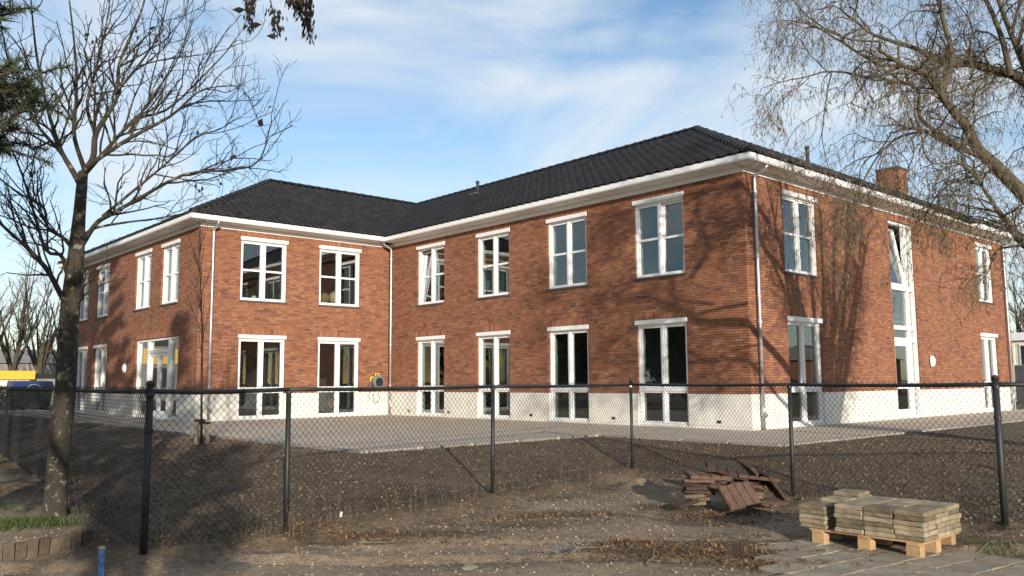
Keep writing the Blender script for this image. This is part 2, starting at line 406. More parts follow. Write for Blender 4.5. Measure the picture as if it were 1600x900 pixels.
FRF = Face((0, 0, 0), (0, 1, 0), (1, 0, 0), 0, LR, opn(WR, ZU0, ZU1)+opn(WR, ZG0, ZG1)+[(*STAIR, 0.02, 5.84)])
FACES = [FA, FB, FE, FRF]

def cells(face, z0, z1, extra=()):
    us = sorted({face.u0, face.u1, *[v for o in face.op for v in o[:2]]}); zs = sorted({z0, z1, *[v for o in face.op for v in o[2:] if z0 < v < z1]})
    for a, b in zip(us[:-1], us[1:]):
        for c, d in zip(zs[:-1], zs[1:]):
            um, zm = (a+b)/2, (c+d)/2
            if not any(o[0] < um < o[1] and o[2] < zm < o[3] for o in face.op): yield a, b, c, d
for face in FACES:
    mb = MB(); pl = MB(); inn = MB()
    for a, b, c, d in cells(face, HP, HW): mb.add([face.P(a, c, -0.009), face.P(b, c, -0.009), face.P(b, d, -0.009), face.P(a, d, -0.009)], [(0, 1, 2, 3)])
    for a, b, c, d in cells(face, -0.12, HP): face.box(pl, a+(.0015 if a == face.u0 else 0), b-(.0015 if b == face.u1 else 0), c, d, -0.2, 0.0)
    for a, b, c, d in cells(face, 0, HW): inn.add([face.P(a, c, -0.34), face.P(b, c, -0.34), face.P(b, d, -0.34), face.P(a, d, -0.34)], [(0, 1, 2, 3)])
    mb.build('wall', M_MORTAR, bld); pl.build('plinth', M_PLINTH, bld); inn.build('inner_wall', M_INT, bld)

# bricks laid one by one in a wild bond, joints recessed
BH, CH, JT, HJ = 0.0500, 0.0613, 0.0113, 0.0085
CORNER_U = {}
bricks = []   # centre, face index, half length, half height, proud
def lay(face, fi):
    zc = HP
    k = 0
    while zc+BH < HW-0.01:
        z0, z1 = zc+JT*0.5, zc+JT*0.5+BH; zm = (z0+z1)/2
        blocks = sorted([(o[0], o[1]) for o in face.op if o[2]-0.0 < zm < o[3]] + [(o[0]-0.06, o[1]+0.06) for o in face.op if o[3] <= zm < o[3]+0.205])
        iv = []; cur = face.u0
        for a, b in blocks:
            if a > cur+0.02: iv.append((cur, a))
            cur = max(cur, b)
        if cur < face.u1-0.02: iv.append((cur, face.u1))
        for a, b in iv:
            u = a
            first = True
            off = (k % 2)*0.11 + random.choice((0, 0, 0.055))
            if a == face.u0 or True: u0_ = a
            while u < b-0.015:
                L = 0.205 if random.random() > 0.12 else 0.1
                if first and off > 0: L = max(0.05, off-HJ)
                first = False
                e = min(u+L, b)
                if b-e < 0.045: e = b
                bricks.append((fi, (u+e)/2, zm, (e-u)/2, BH/2, random.gauss(0, 0.0007)))
                u = e+HJ
        zc += CH; k += 1
    for o in face.op:      # soldier courses above the openings
        a, b = o[0]-0.06, o[1]+0.06; n = int(round((b-a)/CH)); w = (b-a)/n
        top = min(o[3]+0.205, HW-0.005)
        for i in range(n):
            bricks.append((fi, a+(i+0.5)*w, (o[3]+top)/2+0.002, w/2-0.0045, (top-o[3])/2-0.004, random.gauss(0, 0.0007)))
for i, f in enumerate(FACES): lay(f, i)
SC_BR = np.array(bricks)
# closest whole bricks become objects of their own
cent = np.array([FACES[int(b[0])].P(b[1], b[2], 0) for b in bricks]); dist = np.linalg.norm(cent-CAM, axis=1)
whole = (np.abs(SC_BR[:, 3]-0.1025) < 1e-4) & (SC_BR[:, 2] > HP) & np.isin(SC_BR[:, 0], (0, 3)) & (SC_BR[:, 2] > 1.3)
order = np.argsort(np.where(whole, dist, 1e9))[:300]; single = np.zeros(len(bricks), bool); single[order] = True
DB = 0.105
def brick_mass(sel):
    V = []; Qs = []; c = np.array([[-1,-1],[1,-1],[1,1],[-1,1]], float)
    for b in SC_BR[sel]:
        f = FACES[int(b[0])]
        n0 = len(V)
        for dd in (b[5], -DB):
            for cu, cz in c: V.append(f.P(b[1]+cu*b[3], b[2]+cz*b[4], dd))
        flip = f.t[0] == 1  # A/E: t=+x n=-y
        q = [(0,1,2,3),(4,5,1,0),(5,6,2,1),(6,7,3,2),(7,4,0,3)]
        if not flip: pass
        Qs.extend([tuple(n0+j for j in x) for x in q])
    return V, Qs
V, Qs = brick_mass(~single)
o = link_mesh('brickwork', np_mesh('brickwork', V, Qs, M_BRICK), bld); o['kind'] = 'stuff'
bme = MB().box((-0.1025, -0.05, -BH/2), (0.1025, 0.05, BH/2)).mesh('brick', M_BRICK1)
for i in order:
    b = SC_BR[i]; f = FACES[int(b[0])]
    o = link_mesh('brick', bme, bld, f.P(b[1], b[2], b[5]-0.05))
    if f is FRF: o.rotation_euler.z = math.pi/2

# rear walls, end walls, floors, ceilings, partitions
DEP = 8.6
bw = MB()
path = [np.array(q, float) for q in ((-LA-LE, -LB), (-LA, -LB), (-LA, 0), (0, 0), (0, LR))]
def tr(p, d, z): return np.array((p[0]+d, p[1]-d, z))
for a, b in zip(path[:-1], path[1:]): bw.add([tr(a, -DEP, -0.1), tr(b, -DEP, -0.1), tr(b, -DEP, HW+.05), tr(a, -DEP, HW+.05)], [(0, 1, 2, 3)])
bw.add([(-LA-LE, -LB, -.1), (-LA-LE, -LB, HW), (-LA-LE, -LB+DEP, HW), (-LA-LE, -LB+DEP, -.1)], [(0, 1, 2, 3)])
bw.add([(-LA-LE, -LB+DEP, -.1), (-LA-LE, -LB+DEP, HW), (-LA-DEP, -LB+DEP, HW), (-LA-DEP, -LB+DEP, -.1)], [(0, 1, 2, 3)])
bw.add([(0, LR, -.1), (0, LR, HW), (-DEP, LR, HW), (-DEP, LR, -.1)], [(0, 1, 2, 3)])
bw.build('rear_wall', M_BACKWALL, bld)
fl = MB(); ce = MB(); pa = MB()
def floors(mb, z0, z1):
    mb.box((-LA-LE+.05, -LB+.35, z0), (-LA-.35, -LB+DEP-.05, z1)); mb.box((-LA-.345, .36, z0), (-.36, DEP-.05, z1)); mb.box((-DEP+.05, DEP-.045, z0), (-.36, LR-.05, z1)); mb.box((-LA-DEP+.1, -LB+DEP-.045, z0), (-LA-.35, DEP-.05, z1))
floors(fl, 0.0, 0.03); floors(fl, 3.05, 3.1); fl.build('floor', M_INTD, bld)
floors(ce, 2.86, 2.9); floors(ce, 6.02, 6.06); ce.build('ceiling', M_INT, bld)
for x in (-7.5, -4.2): pa.box((x-.05, .36, .03), (x+.05, 6.0, 2.86)); pa.box((x-.05, .36, 3.1), (x+.05, 6.0, 6.02))
pa.box((-14.6, 4.6, .03), (-.5, 4.7, 2.86)); pa.box((-14.6, 4.8, 3.1), (-.5, 4.9, 6.02))
MB().box((-LA-4.9, -LB+.4, .03), (-LA-4.8, 0.3, 6.0)).box((-LA-4.7, -3.45, .03), (-LA-.36, -3.35, 6.0)).build('partition', M_INTD, bld); pa.box((-LA-LE+.4, -LB+4.2, .03), (-LA-5, -LB+4.3, 6.0))
pa.box((-5, .5, .03), (-4.9, 16.8, 6.0)); pa.box((-4.8, 4.8, .03), (-.36, 4.9, 6.0)); pa.box((-4.8, 11, .03), (-.36, 11.1, 6.0))
pa.box((-4.8, 2.4, 4.05),(-4.7,3.0,4.4))
pa.build('partition', M_INT, bld)

# ---- windows
def ring(face, mb, u0, u1, z0, z1, w, d0, d1, wb=None):
    wb = wb or w
    face.box(mb, u0, u0+w, z0, z1, d0, d1); face.box(mb, u1-w, u1, z0, z1, d0, d1)
    face.box(mb, u0+w, u1-w, z0, z0+wb, d0, d1); face.box(mb, u0+w, u1-w, z1-w, z1, d0, d1)
def pane(face, win, u0, u1, z0, z1, d=-0.135):
    mb = MB(); face.box(mb, u0, u1, z0, z1, d-0.006, d); return mb.build('pane', M_GLASS, win)
def tilt(obj, face, zb, dpiv, ang):
    # lean about the bottom edge, top going inwards (sash on tilt)
    me = obj.data; ax = face.t; piv = face.P(0, zb, dpiv)
    for v in me.vertices:
        p = np.array(v.co); r = p-piv; dz = r[2]; dn = r@face.n
        nn = dn*math.cos(ang)-dz*math.sin(ang); nz = dz*math.cos(ang)+dn*math.sin(ang)
        v.co = p+face.n*(nn-dn)+np.array((0, 0, nz-dz))
def sash(face, win, u0, u1, z0, z1, bars=(), ang=0, w=0.05):
    mb = MB(); ring(face, mb, u0, u1, z0, z1, w, -0.155, -0.085)
    for zb in bars: face.box(mb, u0+w, u1-w, zb-0.03, zb+0.03, -0.15, -0.09)
    s = mb.build('sash', M_WHITE, win); objs = [s]
    zz = [z0+w]+[v for b_ in bars for v in (b_-0.03, b_+0.03)]+[z1-w]
    for a, b in zip(zz[::2], zz[1::2]): objs.append(pane(face, win, u0+w-.004, u1-w+.004, a-.004, b+.004))
    if ang:
        for o_ in objs: tilt(o_, face, z0, -0.12, ang)
    return s
def window(face, u0, u1, z0, z1, kind, tl=0, trr=0, sill=True, lining=M_LINING):
    FW_, MW = 0.05, 0.062
    mb = MB(); zt = z1-0.10
    ring(face, mb, u0+.004, u1-.004, z0+.004, zt, FW_, -0.185, -0.055)
    win = mb.build('window', M_WHITE, bld)
    um = (u0+u1)/2
    mu = MB(); face.box(mu, um-MW/2, um+MW/2, z0+FW_, zt-FW_, -0.185, -0.058); mu.build('mullion', M_WHITE, win)
    bx = MB(); face.box(bx, u0-.03, u1+.03, z1-.112, z1+.004, -0.06, 0.04); bx.build('shutter_box', M_WHITE, win, bevel=0.008)
    li = MB(); ring(face, li, u0-.01, u1+.01, z0-.01, zt+.01, 0.012, -0.345, -0.187); li.build('lining', lining, win)
    a0, a1, b0, b1 = u0+FW_+.002, um-MW/2-.002, um+MW/2+.002, u1-FW_-.002
    lo, hi = z0+FW_+.002, zt-FW_-.002
    if kind == 'upper':
        zm = (lo+hi)/2+0.02
        sash(face, win, a0, a1, lo, hi, (zm,), tl); sash(face, win, b0, b1, lo, hi, (zm,), trr)
        sl = MB(); face.box(sl, u0-.04, u1+.04, z0-.045, z0+.002, -0.12, 0.045); sl.build('sill', M_SILL, win, bevel=0.004)
    else:
        tm = 0.93; t_ = MB(); face.box(t_, u0+FW_, um-MW/2, tm-.045, tm+.045, -0.183, -0.06); face.box(t_, um+MW/2, u1-FW_, tm-.045, tm+.045, -0.183, -0.06); t_.build('transom', M_WHITE, win)
        for a, b in ((a0, a1), (b0, b1)):
            sash(face, win, a, b, tm+.047, hi, (), 0); sash(face, win, a, b, lo, tm-.047, (), 0, 0.045)
    return win
for i, (a, b) in enumerate(WA):
    window(FA, a, b, ZU0, ZU1, 'upper', rad(7) if i == 0 else 0, rad(3.0) if i == 3 else 0); window(FA, a, b, ZG0, ZG1, 'ground')
for a, b in WB: window(FB, a, b, ZU0, ZU1, 'upper', lining=M_INT); window(FB, a, b, ZG0, ZG1, 'ground', lining=M_INT)
for a, b in WEu: window(FE, a, b, ZU0, ZU1, 'upper')
for a, b in WEg: window(FE, a, b, ZG0, ZG1, 'ground')
for a, b in WR: window(FRF, a, b, ZU0, ZU1, 'upper'); window(FRF, a, b, ZG0, ZG1, 'ground')

def glazed_door(face, par, u0, u1, z0, z1, handle_side):
    mb = MB(); w = 0.115; ring(face, mb, u0, u1, z0, z1, w, -0.165, -0.085, 0.2)
    if z1-z0 > 1.5: face.box(mb, u0+w, u1-w, 0.86, 0.98, -0.163, -0.087)
    d = mb.build('door', M_WHITE, par)
    pm = MB(); face.box(pm, u0+w-.004, u1-w+.004, z0+.196, 0.864, -.131, -.125); face.box(pm, u0+w-.004, u1-w+.004, 0.976, z1-w+.004, -.131, -.125); pm.build('pane', M_GLASS, d if par is bld else par)
    hh = MB(); uh = u0+0.055 if handle_side < 0 else u1-0.055
    hh.tube([face.P(uh, 1.02, -0.085), face.P(uh, 1.02, -0.03), face.P(uh-handle_side*0.11, 1.02, -0.03)], 0.011, 6); hh.build('handle', M_ZINC, par)
    return d
# entrance set on the left wing
mb = MB(); u0, u1 = DOOR_E; face = FE
ring(face, mb, u0+.004, u1-.004, 0.024, 2.696, 0.075, -0.185, -0.055)
for a, b in ((-19.5, -19.32), (-17.52, -17.34)): face.box(mb, a, b, 0.1, 2.62, -0.183, -0.058)
face.box(mb, -19.32, -17.52, 2.2, 2.32, -0.182, -0.06)
ent = mb.build('entrance', M_WHITE, bld)
t_ = MB(); face.box(t_, -20.47, -19.5, .88, .96, -.18, -.06); face.box(t_, -17.34, -16.58, .88, .96, -.18, -.06); t_.build('transom', M_WHITE, ent)
pane(face, ent, -20.475, -19.495, .955, 2.625); pane(face, ent, -20.475, -19.495, .1, .885); pane(face, ent, -17.345, -16.575, .955, 2.625); pane(face, ent, -17.345, -16.575, .1, .885); pane(face, ent, -19.325, -17.515, 2.315, 2.625)
glazed_door(face, ent, -19.315, -18.43, 0.06, 2.195, 1); glazed_door(face, ent, -18.42, -17.525, 0.06, 2.195, -1)
li = MB(); ring(face, li, u0-.01, u1+.01, 0.02, 2.7, .012, -.345, -.187); li.build('lining', M_INT, ent)
# tall stair window with door
mb = MB(); u0, u1 = STAIR; face = FRF
ring(face, mb, u0+.004, u1-.004, 0.024, 5.836, 0.075, -0.185, -0.045)
face.box(mb, 8.78, 8.88, 0.1, 5.76, -0.183, -0.05)
for z in (3.84, 2.66, 2.30):
    face.box(mb, u0+.079, 8.78, z-.06, z+.06, -.182, -.052); face.box(mb, 8.88, u1-.079, z-.06, z+.06, -.182, -.052)
stw = mb.build('stair_window', M_WHITE, bld)
sash(face, stw, u0+.082, 8.776, 3.905, 5.757, (), rad(9), 0.075)
for a, b in ((2.715, 3.785), (2.355, 2.605)): pane(face, stw, u0+.077, 8.783, a, b)
for a, b in ((3.895, 5.765), (2.715, 3.785), (2.355, 2.605), (0.95, 2.245), (0.1, 0.86)): pane(face, stw, 8.875, u1-.077, a, b)
t_ = MB(); face.box(t_, 8.88, u1-.079, .86, .95, -.18, -.06); t_.build('transom', M_WHITE, stw)
glazed_door(face, stw, u0+.082, 8.776, 0.06, 2.235, 1)
li = MB(); ring(face, li, u0-.01, u1+.01, 0.02, 5.84, .012, -.345, -.187); li.build('lining', M_INT, stw)

# ---- eaves: frieze, soffit panels, gutter (mitred by shifting the wall line)
def sweep(name, prof, mat, closed=True, ext=0.0):
    pts = [p.copy() for p in path]; mb = MB(); n = len(prof); V = []
    for i, p in enumerate(pts):
        for d, z in prof:
            q = tr(p, d, z)
            if i == 0: q[0] = p[0]-d
            if i == len(pts)-1: q[1] = p[1]+d
            V.append(q)
    Fq = []
    for i in range(len(pts)-1):
        for k in range(n if closed else n-1):
            k2 = (k+1) % n; Fq.append((i*n+k, (i+1)*n+k, (i+1)*n+k2, i*n+k2))
    if closed: Fq += [tuple(range(n)), tuple((len(pts)-1)*n+k for k in range(n-1, -1, -1))]
    mb.add(V, Fq); return mb.build(name, mat, bld)
sweep('frieze_board', [(0.004, 6.045), (0.03, 6.045), (0.03, 6.165), (0.004, 6.165)], M_WHITE)
sweep('gutter', [(0.40, 6.185), (0.50, 6.185), (0.525, 6.215), (0.53, 6.335), (0.51, 6.335), (0.50, 6.24), (0.42, 6.24), (0.40, 6.30)], M_WHITE)
sweep('soffit_backing', [(0.0, 6.20), (0.40, 6.20)], M_DARK, False)
sf = []
for a, b, f in zip(path[:-1], path[1:], (FE, FB, FA, FRF)):
    L = np.linalg.norm(b-a); n = int(round(L/0.92)); d = (b-a)/L; nn = f.n[:2]
    for k in range(n):
        c0 = a+d*(k*L/n+0.012); c1 = a+d*((k+1)*L/n-0.012)
        q0, q1 = c0+nn*0.036, c1+nn*0.398
        sb = MB().box((q0[0], q0[1], 6.168), (q1[0], q1[1], 6.19)); sb.build('soffit_panel', M_SOFFIT, bld)
        br_ = MB(); m0 = a+d*(k*L/n-0.012)+nn*0.036; m1 = a+d*(k*L/n+0.012)+nn*0.398
        br_.box((m0[0], m0[1], 6.150), (m1[0], m1[1], 6.185)); br_.build('soffit_batten', M_WHITE, bld)

for q0, q1 in (((.036, -.398), (.398, -.036)), ((-LA+.036, -LB-.398), (-LA+.398, -LB-.036))): MB().box((*q0, 6.168), (*q1, 6.19)).build('soffit_panel', M_SOFFIT, bld)
for cx_, cy_ in ((0, 0), (-LA, -LB)): MB().box((cx_+.0, cy_-.4, 6.193), (cx_+.4, cy_, 6.199)).build('soffit_backing', M_DARK, bld)
# ---- roof
W_R, Z_E, Z_R = 4.3, 6.36, 8.93
def rz(d): return Z_E+(0.52-d)/(0.52+W_R)*(Z_R-Z_E)
def sl_pt(p, d, i, dz=0.0):
    q = tr(p, d, rz(d)+dz)
    if i == 0: q[0] = p[0]-d
    if i == len(path)-1: q[1] = p[1]+d
    return q
rb = MB()
for i in range(len(path)-1):
    rb.add([sl_pt(path[i], .5, i, -.05), sl_pt(path[i+1], .5, i+1, -.05), sl_pt(path[i+1], -W_R, i+1, -.05), sl_pt(path[i], -W_R, i, -.05)], [(0, 1, 2, 3)])
    # rear slope
    def back(j, far):
        q = tr(path[j], -9.1 if far else -W_R, Z_E if far else Z_R-.05)
        if j == 0: q[0] = path[0][0]-.5 if False else path[0][0]+(W_R if not far else -.5); 
        if j == len(path)-1: q[1] = path[j][1]-(W_R if not far else -.5)
        return q
    rb.add([back(i, 0), back(i+1, 0), back(i+1, 1), back(i, 1)], [(0, 1, 2, 3)])
p = path[0]; rb.add([sl_pt(p, .5, 0, -.05), sl_pt(p, -W_R, 0, -.05), (p[0]-.5, p[1]+9.1, Z_E)], [(0, 1, 2)])
p = path[-1]; rb.add([sl_pt(p, .5, 4, -.05), sl_pt(p, -W_R, 4, -.05), (p[0]-9.1, p[1]+.5, Z_E)], [(0, 1, 2)])
roof = rb.build('roof', M_ROOFB, bld)
# pantiles
TW, TL = 0.30, 0.335
slope_len = math.hypot(W_R+0.52, Z_R-Z_E); rows = int(slope_len/TL)+1
prof_u = np.array([0, .05, .12, .17, .21, .25, .30]); prof_h = np.array([.030, .006, .004, .012, .038, .047, .030])
TV = []; TQ = []; singles = []
ca, sa = (W_R+0.52)/slope_len, (Z_R-Z_E)/slope_len
for i, f in enumerate((FE, FB, FA, FRF)):
    a, b = path[i], path[i+1]; d2 = (b-a)/np.linalg.norm(b-a)
    t3 = np.array((d2[0], d2[1], 0)); n3 = np.array((f.n[0], f.n[1], 0))
    upv = -n3*ca+np.array((0, 0, sa)); nrm = n3*sa+np.array((0, 0, ca))
    Ls = np.linalg.norm(b-a)
    # along-u limits as function of d
    def lim(d):
        lo = {0: -d, 1: -d, 2: d, 3: -d}[i]; hi = {0: d, 1: -d, 2: d, 3: d}[i]
        return lo, Ls+hi
    # generic: project shifted end points on the segment direction
    def lim(d):
        q0 = sl_pt(a, d, i)[:2]; q1 = sl_pt(b, d, i+1)[:2]; return (q0-a)@d2, (q1-a)@d2
    org = np.array((a[0], a[1], 0))
    for r in range(rows):
        s0 = r*TL-0.05; s1 = min(s0+TL+0.06, slope_len)
        if s0 >= slope_len-0.03: continue
        d0, d1 = 0.52-s0*ca, 0.52-s1*ca
        L0, L1 = lim(d0), lim(d1)
        ustart = math.floor(min(L0[0], L1[0])/TW)*TW
        u = ustart
        while u < max(L0[1], L1[1]):
            jit = random.gauss(0, .0013); tl_ = random.gauss(0, 0.004)
            us = u+prof_u
            clip0 = np.clip(us, *L0); clip1 = np.clip(us, *L1)
            if clip0[-1]-clip0[0] < .02 and clip1[-1]-clip1[0] < .02: u += TW; continue
            full = np.allclose(clip0, us) and np.allclose(clip1, us) and s1 == s0+TL+0.06
            base0 = org+n3*0.52+np.array((0, 0, Z_E))
            if full and i in (2, 3):
                singles.append((base0+t3*u+upv*s0+nrm*0.022, i))
                u += TW; continue
            n0 = len(TV)
            for k in range(7): TV.append(base0+t3*clip0[k]+upv*s0+nrm*(0.022+prof_h[k]+jit))
            for k in range(7): TV.append(base0+t3*clip1[k]+upv*s1+nrm*(-0.004+prof_h[k]+jit))
            for k in range(7): TV.append(base0+t3*clip0[k]+upv*s0+nrm*(0.022+prof_h[k]+jit-.03))
            for k in range(6): TQ += [(n0+k, n0+k+1, n0+8+k, n0+7+k), (n0+14+k, n0+15+k, n0+k+1, n0+k)]
            u += TW
tile_m = MB()
tv = [(prof_u[k], 0, prof_h[k]) for k in range(7)]+[(prof_u[k], TL+.06, prof_h[k]-.026) for k in range(7)]+[(prof_u[k], 0, prof_h[k]-.03) for k in range(7)]
tf = []
for k in range(6): tf += [(k, k+1, 8+k, 7+k), (14+k, 15+k, k+1, k)]
tile_m.add(tv, tf); tile_me = tile_m.mesh('roof_tile', M_TILE1, True)
singles.sort(key=lambda q: np.linalg.norm(q[0]-CAM))
for j, (p, i) in enumerate(singles):
    f = FA if i == 2 else FRF; a, b = path[i], path[i+1]; d2 = (b-a)/np.linalg.norm(b-a)
    t3 = np.array((d2[0], d2[1], 0)); n3 = np.array((f.n[0], f.n[1], 0)); upv = -n3*ca+np.array((0, 0, sa)); nrm = np.cross(t3, upv)
    if j < 300:
        o = bpy.data.objects.new('roof_tile', tile_me); COL.objects.link(o); o.parent = roof
        o.matrix_world = Matrix(((t3[0], upv[0], nrm[0], p[0]), (t3[1], upv[1], nrm[1], p[1]), (t3[2], upv[2], nrm[2], p[2]), (0, 0, 0, 1)))
    else:
        n0 = len(TV); jz = random.gauss(0, .0022)
        for v in tv: TV.append(p+t3*v[0]+upv*v[1]+nrm*(v[2]+jz))
        TQ += [tuple(n0+q for q in ff) for ff in tf]
o = link_mesh('roof_tiling', np_mesh('roof_tiling', TV, TQ, M_TILE, True), roof); o['kind'] = 'stuff'
# ridge and hip caps
cap = MB(); CL = 0.40; nseg = 7
for yy, rr in ((0, .125), (0.05, .128), (0.055, .112), (CL+.03, .105)):
    for k in range(nseg): an = math.pi*(k/(nseg-1)); cap.v.append((math.cos(an)*rr, yy, math.sin(an)*rr*0.85-.03)); cap.n += 1
for r in range(3):
    for k in range(nseg-1): cap.f.append((r*nseg+k, r*nseg+k+1, (r+1)*nseg+k+1, (r+1)*nseg+k))
cap.f.append(tuple(range(nseg-1, -1, -1)))
cap_me = cap.mesh('ridge_cap', M_TILE1, True)
def caps(p0, p1):
    p0 = np.array(p0); p1 = np.array(p1); L = np.linalg.norm(p1-p0); n = int(L/CL); y = (p1-p0)/L
    x = np.cross(y, (0, 0, 1)); x /= np.linalg.norm(x); z = np.cross(x, y)
    for k in range(n):
        p = p0+y*(k*L/n); o = bpy.data.objects.new('ridge_cap', cap_me); COL.objects.link(o); o.parent = roof
        s_ = L/n/CL
        o.matrix_world = Matrix(((x[0], y[0]*s_, z[0], p[0]), (x[1], y[1]*s_, z[1], p[1]), (x[2], y[2]*s_, z[2], p[2]), (0, 0, 0, 1)))
RG = [sl_pt(path[i], -W_R, i, 0.045) for i in range(5)]
for i in range(4): caps(RG[i+1] if i == 2 else RG[i], RG[i] if i == 2 else RG[i+1])
for i in (1, 3): caps(sl_pt(path[i], .5, i, .045), RG[i])
caps(sl_pt(path[4], .5, 4, .045), RG[4]); caps(sl_pt(path[0], .5, 0, .045), RG[0])
vl = MB(); p0, p1 = sl_pt(path[2], .5, 2, -.03), RG[2]
# vent pipes
def vent(p, h, base):
    mb = MB(); mb.tube([p, p+np.array((0, 0, h))], .055, 8); mb.tube([p+np.array((0, 0, h-.04)), p+np.array((0, 0, h+.05))], .075, 8)
    v = mb.build('vent_pipe', M_ROOFB, roof)
    if base: MB().obox(p+np.array((0, -.12, -.02)), (.28, 0, 0), (0, .2*ca, .2*sa), (0, 0, .02)).build('flashing', M_ZINC, v)
vent(np.array((-14.0, 3.45, rz(-3.45)-.02)), .42, True)
vent(np.array((-1.5, 5.85, rz(-1.5)-.05)), .62, False)
# chimney with its own bricks
ch = empty('chimney', (-3.95, 17.2, 6.0), parent=bld); ch.parent = bld
cmb = MB(); cw = .44
MB().box((-3.95-cw+.012, 17.2-cw+.012, 6.2), (-3.95+cw-.012, 17.2+cw-.012, 9.62)).build('core', M_MORTAR, ch)
zc = 7.4; k = 0
while zc < 9.6:
    for side in range(4):
        u = -cw+(.11 if k % 2 else 0)-(0.0)
        while u < cw-.02:
            e = min(u+.21, cw); uu0, uu1 = u, e
            if side == 0: cmb.box((-3.95+uu0, 17.2-cw, zc), (-3.95+uu1, 17.2-cw+.05, zc+BH))
            elif side == 1: cmb.box((-3.95+cw-.05, 17.2+uu0, zc), (-3.95+cw, 17.2+uu1, zc+BH))
            elif side == 2: cmb.box((-3.95+uu0, 17.2+cw-.05, zc), (-3.95+uu1, 17.2+cw, zc+BH))
            else: cmb.box((-3.95-cw, 17.2+uu0, zc), (-3.95-cw+.05, 17.2+uu1, zc+BH))
            u = e+JT
    zc += CH; k += 1
o = cmb.build('chimney_brickwork', M_BRICK, ch); o['kind'] = 'stuff'
MB().box((-3.95-cw-.03, 17.2-cw-.03, 9.62), (-3.95+cw+.03, 17.2+cw+.03, 9.70)).build('capping', M_SILL, ch)

# ---- downspouts
def downspout(face, u, d=0.085):
    mb = MB(); r = .042
    mb.tube([face.P(u, 6.19, .44), face.P(u, 6.12, .40), face.P(u, 5.98, d+.02), face.P(u, 5.9, d), face.P(u, 3, d), face.P(u, 0.0, d)], r, 10)
    s = mb.build('downspout', M_ZINC, bld, True)
    for z in (5.6, 4.05, 2.5, 1.05):
        c = MB(); c.tube([face.P(u, z-.02, d), face.P(u, z+.02, d)], r+.011, 10); face.box(c, u-.01, u+.01, z-.015, z+.015, 0, d); c.build('bracket', M_ZINC, s)
    c = MB(); c.tube([face.P(u, .28, d), face.P(u, .60, d)], r+.007, 10); c.build('sleeve', M_ZINC, s, True)
    e = MB(); e.tube([face.P(u+.05, .33, d), face.P(u+.11, .33, d+.02)], .055, 8); e.build('inspection_cap', M_ZINC, s)
downspout(FRF, 0.34); downspout(FRF, 16.85); downspout(FB, -6.60); downspout(FA, -14.66)
for u in (-11.35, -13.6, -4.2, -0.9, -7.4):
    mb = MB(); FA.box(mb, u-.06, u+.06, .13, .2, -.01, .006); mb.build('air_vent', M_DARK, bld)

# ---- wall lamps
M_LAMP = simple('lamp_shell', (0.7, 0.68, 0.62), 0.35)
def wall_lamp(face, u, z, label):
    t = empty('wall_lamp', tuple(face.P(u, z, 0)), label, 'lamp', 'wall lamps')
    mb = MB(); rings = 6
    for j in range(rings):
        a = j/(rings-1)*math.pi/2; dd = .03+.11*math.sin(a); s_ = math.cos(a)
        for k in range(14):
            an = 2*math.pi*k/14; mb.v.append(tuple(face.P(u+.125*max(s_, .05)*math.cos(an), z+.19*max(s_, .05)*math.sin(an), dd))); mb.n += 1
    for j in range(rings-1):
        for k in range(14): k2 = (k+1) % 14; mb.f.append((j*14+k, j*14+k2, (j+1)*14+k2, (j+1)*14+k))
    mb.f.append(tuple((rings-1)*14+k for k in range(14))); mb.build('cover', M_LAMP, t, True)
    b = MB(); b.tube([face.P(u, z, .002), face.P(u, z, .035)], .14, 14); b.build('back_plate', M_SILL, t)
wall_lamp(FRF, 10.05, 1.68, 'white oval wall lamp beside the tall stair window')
wall_lamp(FE, -21.5, 1.74, 'white oval wall lamp beside the entrance doors on the shaded wing')

# ------------------------------------------------------------------ hose reel on the wing wall
M_GREYP = simple('grey_plastic', (0.16, 0.17, 0.18), 0.5); M_YEL = simple('yellow_plastic', (0.75, 0.45, 0.03), 0.45); M_BLKP = simple('black_plastic', (0.015, 0.015, 0.016), 0.5)
f = FB; u, z = -0.52, 1.17
hr = empty('hose_reel', tuple(f.P(u, z, 0)), 'grey and yellow garden hose reel mounted on the brick wing wall', 'hose reel')
mb = MB(); mb.tube([f.P(u, z, .05), f.P(u, z, .24)], .23, 20); mb.build('drum', M_GREYP, hr, bevel=0.01)
mb = MB(); mb.tube([f.P(u, z, .23), f.P(u, z, .27)], .15, 18); mb.build('drum_cover', M_BLKP, hr, bevel=0.008)
mb = MB(); f.box(mb, u-.08, u+.08, z-.2, z+.22, .002, .06); mb.build('wall_bracket', M_BLKP, hr)
mb = MB(); mb.tube([f.P(u-.1, z+.2, .15), f.P(u-.1, z+.3, .15), f.P(u+.02, z+.3, .15), f.P(u+.02, z+.2, .15)], .028, 8); mb.build('carry_handle', M_YEL, hr)
mb = MB(); mb.tube([f.P(u-.3, z+.02, .12), f.P(u-.3, z+.16, .14), f.P(u-.17, z+.17, .14)], [.022, .05, .03], 8); mb.build('spray_nozzle', M_YEL, hr)
mb = MB(); mb.tube([f.P(u-.3, z-.7, .05), f.P(u-.3, z-.3, .06), f.P(u-.3, z+.02, .12)], .011, 6); pts = [f.P(u-.02+.13*math.cos(a), z-.52+.22*math.sin(a), .08) for a in np.linspace(2.4, 2*math.pi+.8, 14)]; mb.tube(pts, .011, 6); mb.build('hose', M_GREYP, hr)

